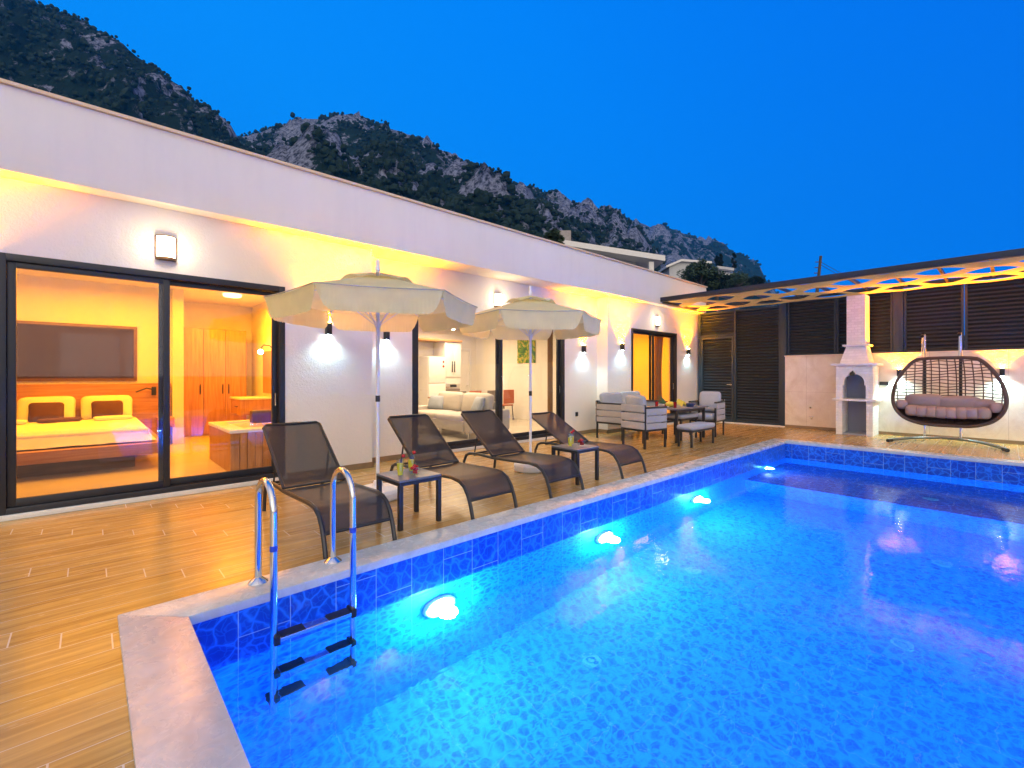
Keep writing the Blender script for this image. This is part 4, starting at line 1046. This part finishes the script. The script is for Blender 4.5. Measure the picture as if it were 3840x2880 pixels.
# ------------------------------------------------------------------ pool lights and drains
def plight(x, z, label, power=95):
    t = thing('pool_light', (x, PY1+.010, z), label, 'pool light', 'underwater pool lights', 0)
    M_ = Matrix.Rotation(R(90), 4, 'X')
    MB().lathe(((.128, .0), (.155, .0), (.155, .02), (.145, .034), (.128, .034)), (0,0,0), 28, M_).build('bezel', MT['whiteplastic'], t, False, smooth=True)
    MB().lathe(((0, .038), (.08, .034), (.1275, .02), (.1275, .004), (0, .004)), (0,0,0), 28, M_).build('lens', MT['poolglow'], t, False, smooth=True)
    light('POINT', 'bulb', t, (0, -.13, 0), power, (.12, .55, 1), shadow_soft_size=.08)
    return t
plight(2.12, -.70, 'underwater light nearest the ladder'); plight(4.39, -.74, 'underwater light below the third lounger'); plight(6.71, -.80, 'underwater light beyond the flattest lounger'); plight(9.62, -.62, 'small underwater light over the shallow far ledge', 7).scale = (.55, .55, .55)
for x, lb in ((1.6, 'first'), (4.4, 'second'), (7.2, 'third')):  # three unseen lights added to brighten the villa-side pool wall
    o = plight(x, -.70, lb + ' added unseen underwater light on the wall opposite the villa', 700); o.location.y = PY0 - .010; o.rotation_euler = (0, 0, R(180))
def drain(x, y, label, z=fz):
    t = thing('pool_drain', (x, y, z), label, 'floor inlet', 'round floor inlets')
    MB().lathe(((.045, .002), (.045, .012), (.075, .012), (.085, .002)), (0,0,0), 24).build('ring', MT['inlet'], t, False, smooth=True)
    MB().lathe(((0, .008), (.03, .008), (.03, .002)), (0,0,0), 16).build('plug', MT['inlet'], t, False)
drain(3.16, 2.42, 'pale round floor inlet closest to the first pool light'); drain(5.15, .62, 'pale round floor inlet nearest the middle of the pool'); drain(5.15, 2.47, 'pale round floor inlet below the second pool light'); drain(7.2, .52, 'pale round floor inlet toward the far ledge'); drain(9.3, .8, 'pale round inlet on the shallow ledge', LZ)

# ------------------------------------------------------------------ outdoor dining set
def armchair(W, D, label, loc, rz, group, name='garden_armchair', cat='armchair', ncush=1):
    """faces +Y in local space; W along X, D along Y; back at y=0"""
    t = thing(name, loc, label, cat, group, rz)
    for a in (-1, 1):
        for y, h in ((.02, .84), (D-.02, .66)): MB().box(a*(W/2-.018)-.018, a*(W/2-.018)+.018, y-.018, y+.018, 0, h).build('leg', MT['lframe'], t, False, bev=.003)
    sf = MB(); sf.box(-W/2+.036, W/2-.036, .005, .035, .33, .37); sf.box(-W/2+.036, W/2-.036, D-.035, D-.005, .33, .37); sf.box(-W/2+.004, -W/2+.034, .04, D-.04, .33, .37); sf.box(W/2-.034, W/2-.004, .04, D-.04, .33, .37)
    sf.build('seat_frame', MT['lframe'], t, False)
    for z0_, z1_ in ((.37, .505), (.525, .675), (.695, .835)):
        MB().box(-W/2-.004, W/2+.004, -.022, -.001, z0_, z1_).build('back_band', MT['beigefab'], t, False, bev=.012, seg=3)
    for a in (-1, 1):
        for z0_, z1_ in ((.37, .485), (.50, .625), (.64, .765)):
            xx = a*(W/2+.006); MB().box(min(xx, xx+a*.018), max(xx, xx+a*.018), .03, D-.01, z0_, z1_).build('arm_band', MT['beigefab'], t, False, bev=.009, seg=3)
        xx = a*(W/2-.01); MB().box(xx-.03, xx+.03, .02, D, .765, .80).build('arm_rail', MT['lframe'], t, False, bev=.006)
    cw_ = (W-.10)/ncush
    for k in range(ncush):
        xc = -W/2+.05 + cw_*(k+.5)
        MB().puff((xc, D/2+.02, .44), (cw_-.01, D-.08, .15), (0,0,0), .22, .45, 28, 8, .004).build('seat_cushion', MT['greyfab'], t, False, smooth=True, ang=80)
        MB().puff((xc, .10, .78), (cw_-.01, .16, .48), (R(10),0,0), .3, .6, 28, 12, .006).build('back_cushion', MT['greyfab'], t, False, smooth=True, ang=80)
    return t
GA = 'garden armchairs'
armchair(.58, .62, 'grey banded garden armchair seen from behind, nearest the loungers', (7.75, 4.94, 0), R(-90-10), GA)
armchair(.60, .62, 'grey banded garden armchair facing the camera in front of the gate', (11.0, 4.85, 0), R(90+6), GA)
armchair(1.72, .70, 'two seat grey banded garden sofa against the villa wall', (9.25, 6.30, 0), R(180), None, 'garden_sofa', 'sofa', 2)
t = thing('garden_table', (9.55, 5.0, 0), 'grey garden dining table laid with fruit and plates', 'table')
MB().box(8.85, 10.25, 4.58, 5.42, .685, .715).build('tabletop', MT['tablem'], t, bev=.005)
for x in (8.93, 10.17):
    for y in (4.66, 5.34): MB().box(x-.025, x+.025, y-.025, y+.025, 0, .684).build('leg', MT['lframe'], t, bev=.003)
ap = MB(); ap.box(8.96, 10.14, 4.645, 4.675, .62, .684); ap.box(8.96, 10.14, 5.325, 5.355, .62, .684); ap.build('apron', MT['lframe'], t)
def bench(loc, L_, D_, label, h=.42, rz=0):
    t = thing('garden_bench', loc, label, 'bench', 'upholstered benches', rz)
    MB().puff((0, 0, h-.05), (L_, D_, .11), (0,0,0), .2, .4, 28, 8).build('seat', MT['greyfab'], t, False, smooth=True, ang=80)
    MB().box(-L_/2+.02, L_/2-.02, -D_/2+.02, D_/2-.02, h-.135, h-.10).build('seat_frame', MT['lframe'], t, False)
    for a in (-1, 1):
        for b2 in (-1, 1): MB().box(a*(L_/2-.05)-.018, a*(L_/2-.05)+.018, b2*(D_/2-.05)-.018, b2*(D_/2-.05)+.018, 0, h-.136).build('leg', MT['lframe'], t, False, bev=.003)
bench((9.02, 4.28, 0), 1.05, .36, 'long grey upholstered bench on the pool side of the garden table', .43)
bench((9.7, 4.95, 0), .8, .45, 'second grey bench pushed under the garden table', .56)
# things on the table
t = thing('pineapple', (9.22, 4.95, .716), 'pineapple with green leaves lying on the garden table', 'fruit')
MB().puff((9.22, 4.95, .78), (.13, .22, .125), (0, 0, 0), 1, 1, 18, 10, .01).build('fruit', MT['melon'], t, smooth=True, ang=80)
lf = MB()
for k in range(11):
    a = k*.57; lf.tube(((9.22, 5.04, .79), (9.22+.05*math.cos(a), 5.12, .83+.04*math.sin(a)), (9.22+.10*math.cos(a), 5.22, .88+.08*math.sin(a))), .01, 5, rs=[.012, .012, .002])
lf.build('leaves', MT['greenleaf'], t)
t = thing('banana_bunch', (9.3, 4.75, .716), 'ripe yellow bunch of bananas near the table edge', 'fruit')
bn = MB()
for k in range(5):
    y = 4.70+k*.028; bn.tube([(9.22+.05*i, y, .74 + .09*math.sin(math.pi*i/4)+.012*k) for i in range(5)], .02, 8, rs=[.008, .019, .021, .019, .006])
bn.build('fruit', MT['melon'], t, smooth=True)
for k, (x, y, lb) in enumerate(((9.0, 5.15, 'red tumbler toward the sofa on the garden table'), (9.1, 4.78, 'red tumbler beside the bananas'), (9.35, 5.12, 'red tumbler behind the pineapple'))):
    tag(MB().lathe(((0, 0), (.03, 0), (.037, .12), (.034, .12), (.028, .01), (0, .01)), (x, y, .716), 18).build('tumbler', MT['redwine'], smooth=True), lb, 'tumbler', 'red tumblers')
for k, (x, y, mt, lb) in enumerate(((8.98, 4.98, 'plate', 'white plate at the near end of the garden table'), (9.6, 5.22, 'plate', 'white plate at the sofa side of the garden table'), (9.65, 4.72, 'navy', 'dark blue bowl near the pool side of the garden table'), (10.02, 5.0, 'plate', 'white plate before the farther armchair'))):
    h = .02 if mt == 'plate' else .07
    tag(MB().lathe(((0, 0), (.07, 0), (.12, h), (.115, h+.004), (.068, .006), (0, .006)), (x, y, .716), 24).build('dish', MT[mt], smooth=True), lb, 'dish', 'dishes on the garden table')

# ------------------------------------------------------------------ neighbours up the hillside
def at(u, v, t):   # a point t metres ahead in the direction the hillside stands
    r = (u-1106)/FPX; return Vector((t*(CF[0]+r*CR[0]), t*(CF[1]+r*CR[1]), 1.4 + (HZ-v)/FPX*t))
nb = thing('hillside_house', at(1340, 560, 42), 'neighbour house with a wide white slab roof and a stone chimney', 'house')
A0, A1 = at(1180, 512, 36), at(1437, 552, 36)
dx = (A1-A0); dx.z = 0; dx.normalize(); dn = Vector((-dx.y, dx.x, 0))
if dn.dot(Vector((*CF, 0))) < 0: dn = -dn
def slab(mb, a, b2, depth, th, lift=0):
    p = [a, b2, b2 + dn*depth + Vector((0,0,lift)), a + dn*depth + Vector((0,0,lift))]; lo = [q - Vector((0,0,th)) for q in p]
    V = [mb.bm.verts.new(q) for q in p + lo]
    for f_ in ((0,1,2,3), (7,6,5,4), (0,4,5,1), (1,5,6,2), (2,6,7,3), (3,7,4,0)): mb.bm.faces.new([V[i] for i in f_])
    return mb
slab(MB(), A0, A1, 7, .42).build('roof', MT['sill'], nb)
ha, hb_ = A0 + dn*1.6, A0.lerp(A1, .80) + dn*1.6
hw = MB(); p_ = [ha, hb_, hb_ + dn*4.5, ha + dn*4.5]
V = [hw.bm.verts.new((q.x, q.y, min(A0.z, A1.z)-.42 if i < 0 else (A0.z if i in (0,3) else A0.lerp(A1,.8).z)-.43)) for i, q in enumerate(p_)] + [hw.bm.verts.new((q.x, q.y, 2)) for q in p_]
for f_ in ((0,1,2,3), (7,6,5,4), (0,4,5,1), (1,5,6,2), (2,6,7,3), (3,7,4,0)): hw.bm.faces.new([V[i] for i in f_])
hw.build('wall', MT['oldplaster'], nb)
cq = A0.lerp(A1, .895) + dn*.5; MB().cbox((cq.x, cq.y, A1.z-2.4), (.38, .38, 4.0), (0, 0, math.atan2(dx.y, dx.x))).build('column', MT['sill'], nb)
for s_ in (.25, .5):
    q = A0.lerp(A1, s_) + dn*1.57
    MB().cbox((q.x, q.y, A0.lerp(A1, s_).z-1.5), (1.3, .05, 1.1), (0, 0, math.atan2(dx.y, dx.x))).build('window', MT['glassdark'], nb)
cq = at(1219, 530, 37.5); MB().cbox((cq.x, cq.y, cq.z-.4), (1.0, .9, 3.0), (0, 0, math.atan2(dx.y, dx.x))).build('chimney', MT['stonechim'], nb, bev=.06)
nb2 = thing('hillside_house', at(1500, 590, 78), 'pale gabled house farther up the hillside behind the olive tree', 'house')
E0, E1 = at(1442, 572, 74), at(1578, 578, 74)
gq = [at(1437, 575, 74), at(1470, 561, 74), at(1535, 566, 74)]
wl = MB(); pr2 = [at(1446, 576, 74), at(1471, 565, 74), at(1534, 570, 74), at(1534, 640, 74), at(1446, 640, 74)]
Fr = [wl.bm.verts.new(q) for q in pr2]; Bk = [wl.bm.verts.new(q + dn*6) for q in pr2]
wl.bm.faces.new(Fr); wl.bm.faces.new(Bk[::-1])
for i in range(5): wl.bm.faces.new((Fr[i], Fr[(i+1)%5], Bk[(i+1)%5], Bk[i]))
wl.build('wall', MT['oldplaster'], nb2)
rf = MB(); slab(rf, gq[0] - dn*.5, gq[1] - dn*.5, 7, .35); slab(rf, gq[1] - dn*.5, gq[2] - dn*.5, 7, .35); rf.build('roof', MT['sill'], nb2)
q = at(1520, 583, 73.9); MB().cbox((q.x, q.y, q.z), (1.1, .1, 1.5), (0, 0, math.atan2(dx.y, dx.x))).build('window', MT['glassdark'], nb2)
wg = MB(); a_, b_ = at(1540, 583, 78), at(1592, 590, 78); slab(wg, at(1550, 574, 77), at(1586, 579, 77), 4, .4); slab(wg, a_, b_ + Vector((0,0,-.1)), 4, 2.6); wg.build('terrace_wing', MT['oldplaster'], nb2)
rl = MB(); a_, b_ = at(1548, 590, 76), at(1604, 596, 76); slab(rl, a_, b_, .1, .45); slab(rl, a_ + Vector((0,0,-.4)), b_ + Vector((0,0,-.4)), 2.5, .4); rl.build('balcony', MT['sill'], nb2)

def leafy(name, base, h, rad, nclump, nleaf, label, cat, group=None, mat='leaf', tall=1.0, ls=.16, seed=1):
    rr = random.Random(seed); t = thing(name, base, label, cat, group)
    tk = MB(); tk.tube(((0,0,-.6), (rad*.05, 0, h*.25), (0, rad*.06, h*.55)), .1, 8, rs=[.16*rad, .12*rad, .06*rad])
    for k in range(5):
        a = k*1.26; tk.tube(((0, 0, h*.28), (rad*.4*math.cos(a), rad*.4*math.sin(a), h*.55), (rad*.7*math.cos(a), rad*.7*math.sin(a), h*.72)), .1, 6, rs=[.08*rad, .05*rad, .02*rad])
    tk.build('trunk', MT['bark'], t, False)
    vs, fs = [], []
    for c_ in range(nclump):
        a = rr.uniform(0, 6.28); q = rad*rr.uniform(0, 1)**.5; zz = rr.uniform(.30, 1)
        env = (math.sin(math.pi*min(1, (zz-.12)/.9)))**.6
        cc = Vector((q*env*math.cos(a), q*env*math.sin(a), h*zz)); cr = rad*rr.uniform(.16, .34)
        for _ in range(nleaf):
            d_ = Vector((rr.gauss(0,1), rr.gauss(0,1), rr.gauss(0,1))).normalized()*cr*rr.uniform(.5, 1); p = cc + Vector((d_.x, d_.y, d_.z*tall))
            e1 = Vector((rr.gauss(0,1), rr.gauss(0,1), rr.gauss(0,1))).normalized(); e2 = e1.orthogonal().normalized(); s_ = ls*rr.uniform(.6, 1.3); b0 = len(vs)
            vs += [tuple(p - e1*s_), tuple(p + e2*s_*.5), tuple(p + e1*s_), tuple(p - e2*s_*.5)]; fs.append((b0, b0+1, b0+2, b0+3))
    me = bpy.data.meshes.new('crown'); me.from_pydata(vs, [], fs); me.materials.append(MT[mat])
    o = bpy.data.objects.new('crown', me); COL.objects.link(o); o.parent = t
    return t
b_ = at(1512, 640, 50); leafy('olive_tree', b_, 3.6, 2.0, 60, 110, 'bushy olive tree between the fascia end and the pale house', 'tree', 'trees on the hillside', seed=2)
b_ = at(1548, 640, 52); leafy('olive_tree', b_, 2.6, 1.6, 40, 90, 'lower dark tree just right of the bushy olive', 'tree', 'trees on the hillside', 'shrub', seed=3)
b_ = at(1590, 632, 60); leafy('olive_tree', b_, 2.2, 2.0, 40, 80, 'spreading low tree below the white balcony', 'tree', 'trees on the hillside', seed=4)
b_ = at(1623, 632, 62); leafy('olive_tree', b_, 2.0, 1.6, 30, 80, 'rightmost low tree of the hillside row', 'tree', 'trees on the hillside', 'shrub', seed=8)
b_ = at(1196, 545, 34); leafy('olive_tree', b_, 1.6, .8, 26, 80, 'small light green tree left of the stone chimney', 'tree', 'trees on the hillside', seed=5)
for k, (u, v, h, lb) in enumerate(((1556, 575, 3.6, 'cypress left of its twin above the pale terrace'), (1585, 580, 4.2, 'taller cypress right above the white balcony'), (1549, 570, 2.6, 'shortest cypress by the gabled roof'))):
    b_ = at(u, v+12, 95); leafy('cypress_tree', b_, h, .55, 26, 60, 'slim dark ' + lb, 'tree', 'cypresses', 'shrub', 1.6, .22, 20+k)
# utility pole with wires
t = thing('utility_pole', at(1766, 640, 34), 'dark leaning utility pole rising behind the pergola beam', 'utility pole')
pb, pt_ = at(1764, 640, 34), at(1773, 553, 34)
MB().tube((pb - Vector((0,0,5)), pb, pt_), .1, 8, rs=[.14, .12, .09]).build('pole', MT['bark'], t)
ar = MB()
for v_ in (566, 578, 590):
    q = at(1772-(v_-553)*.1, v_, 34); ar.tube((q - Vector(CR).to_3d()*.35 if False else q + Vector((-.24, .22, 0)), q + Vector((.10, -.1, 0))), .035, 6)
ar.build('crossarm', MT['bark'], t)
wr = MB()
for k, v_ in enumerate((566, 572)):
    q = at(1773, v_, 34); e_ = at(1990, 640+k*10, 60)
    wr.tube([q.lerp(e_, i/10) - Vector((0,0,.9*math.sin(math.pi*i/10))) for i in range(11)], .018, 5)
wr.build('wires', MT['black'], t)

# ------------------------------------------------------------------ evening air
hm = bpy.data.materials.new('evening_air'); hm.use_nodes = True; ht = NT(hm)
pv = ht.add('VolumePrincipled', i_Density=.0004, i_Anisotropy=.0); pv.inputs['Color'].default_value = (.02, .42, 1, 1); ht.L(pv.outputs[0], ht.out.inputs['Volume'])
tag(MB().box(-910, 910, -910, 910, -1.1, 330).build('haze', hm), 'thin blue evening air between the villa and the hills', 'haze', kind='stuff')
# ------------------------------------------------------------------ sky, sun, camera
w = bpy.data.worlds.new('World'); scn.world = w; w.use_nodes = True
nt = w.node_tree; nt.nodes.clear(); N = nt.nodes.new; Lk = nt.links.new
out = N('ShaderNodeOutputWorld'); bg = N('ShaderNodeBackground'); Lk(bg.outputs[0], out.inputs[0])
SUN_EL, SUN_AZ = R(4), math.atan2(-.80, -.60)      # afterglow behind the camera
sky = N('ShaderNodeTexSky'); sky.sky_type = 'NISHITA'; sky.sun_disc = False; sky.sun_elevation = SUN_EL; sky.sun_rotation = R(90) - SUN_AZ
tc = N('ShaderNodeTexCoord')
def vdot(vec):
    d_ = N('ShaderNodeVectorMath'); d_.operation = 'DOT_PRODUCT'; Lk(tc.outputs['Generated'], d_.inputs[0]); d_.inputs[1].default_value = vec; return d_.outputs['Value']
def ramp(f, stops):
    n = N('ShaderNodeValToRGB'); Lk(f, n.inputs[0]); e = n.color_ramp.elements
    while len(e) < len(stops): e.new(.5)
    for el, (p, c) in zip(e, stops): el.position = p; el.color = (*c, 1)
    return n.outputs[0]
# evening blue, a little paler over the left-hand hills and deeper to the right
lr = vdot((.47, -.50, .62))
blue = ramp(lr, ((.0, (.001,.215,.80)), (.35, (.0,.185,.78)), (.75, (.0,.128,.70)), (1.0, (.0,.09,.52))))
sz = N('ShaderNodeSeparateXYZ'); Lk(tc.outputs['Generated'], sz.inputs[0])
# warm afterglow toward the set sun
gd = vdot((math.cos(SUN_AZ)*.97, math.sin(SUN_AZ)*.97, .24))
glow = ramp(gd, ((.0, (0,0,0)), (.55, (.50,.395,.27)), (1.0, (1.0,.83,.56))))
GLOW = N('ShaderNodeVectorMath'); GLOW.operation = 'SCALE'; Lk(glow, GLOW.inputs[0]); GLOW.inputs[3].default_value = 1.6
fade = ramp(gd, ((.0, (1,1,1)), (.55, (.45,.5,.42)), (1.0, (.25,.3,.25))))
bm_ = N('ShaderNodeMix'); bm_.data_type = 'RGBA'; bm_.blend_type = 'MULTIPLY'; bm_.inputs[0].default_value = 1; Lk(blue, bm_.inputs[6]); Lk(fade, bm_.inputs[7]); blue = bm_.outputs[2]
ad = N('ShaderNodeMix'); ad.data_type = 'RGBA'; ad.blend_type = 'ADD'; ad.inputs[0].default_value = 1; Lk(blue, ad.inputs[6]); Lk(GLOW.outputs[0], ad.inputs[7])
sm = N('ShaderNodeVectorMath'); sm.operation = 'MULTIPLY'; Lk(sky.outputs[0], sm.inputs[0]); sm.inputs[1].default_value = (.0, .003, .006)
ad2 = N('ShaderNodeMix'); ad2.data_type = 'RGBA'; ad2.blend_type = 'ADD'; ad2.inputs[0].default_value = 1; Lk(ad.outputs[2], ad2.inputs[6]); Lk(sm.outputs[0], ad2.inputs[7])
Lk(ad2.outputs[2], bg.inputs[0]); bg.inputs[1].default_value = 1.0

sl_ = bpy.data.lights.new('sun', 'SUN'); sl_.energy = .55; sl_.angle = R(30); sl_.color = (1, .80, .58)
so = bpy.data.objects.new('sun', sl_); COL.objects.link(so)
sd_ = Vector((math.cos(SUN_AZ)*math.cos(R(18)), math.sin(SUN_AZ)*math.cos(R(18)), math.sin(R(18))))
so.rotation_euler = sd_.to_track_quat('Z', 'Y').to_euler()

cam = bpy.data.cameras.new('camera'); co = bpy.data.objects.new('camera', cam); COL.objects.link(co)
cam.sensor_width = 36; cam.lens = 36*990/2212.; cam.clip_start = .05; cam.clip_end = 5000
cam.shift_y = -18.5/2212
co.location = (0, 0, 1.4); co.rotation_euler = (R(90), 0, R(47.3-90))
scn.camera = co

scn.view_settings.view_transform = 'Standard'; scn.view_settings.look = 'None'; scn.view_settings.exposure = .4; scn.view_settings.gamma = 1
scn.cycles.use_denoising = True
scn.cycles.max_bounces = 10; scn.cycles.transparent_max_bounces = 16; scn.cycles.transmission_bounces = 8; scn.cycles.sample_clamp_indirect = 16
scn.cycles.volume_bounces = 0
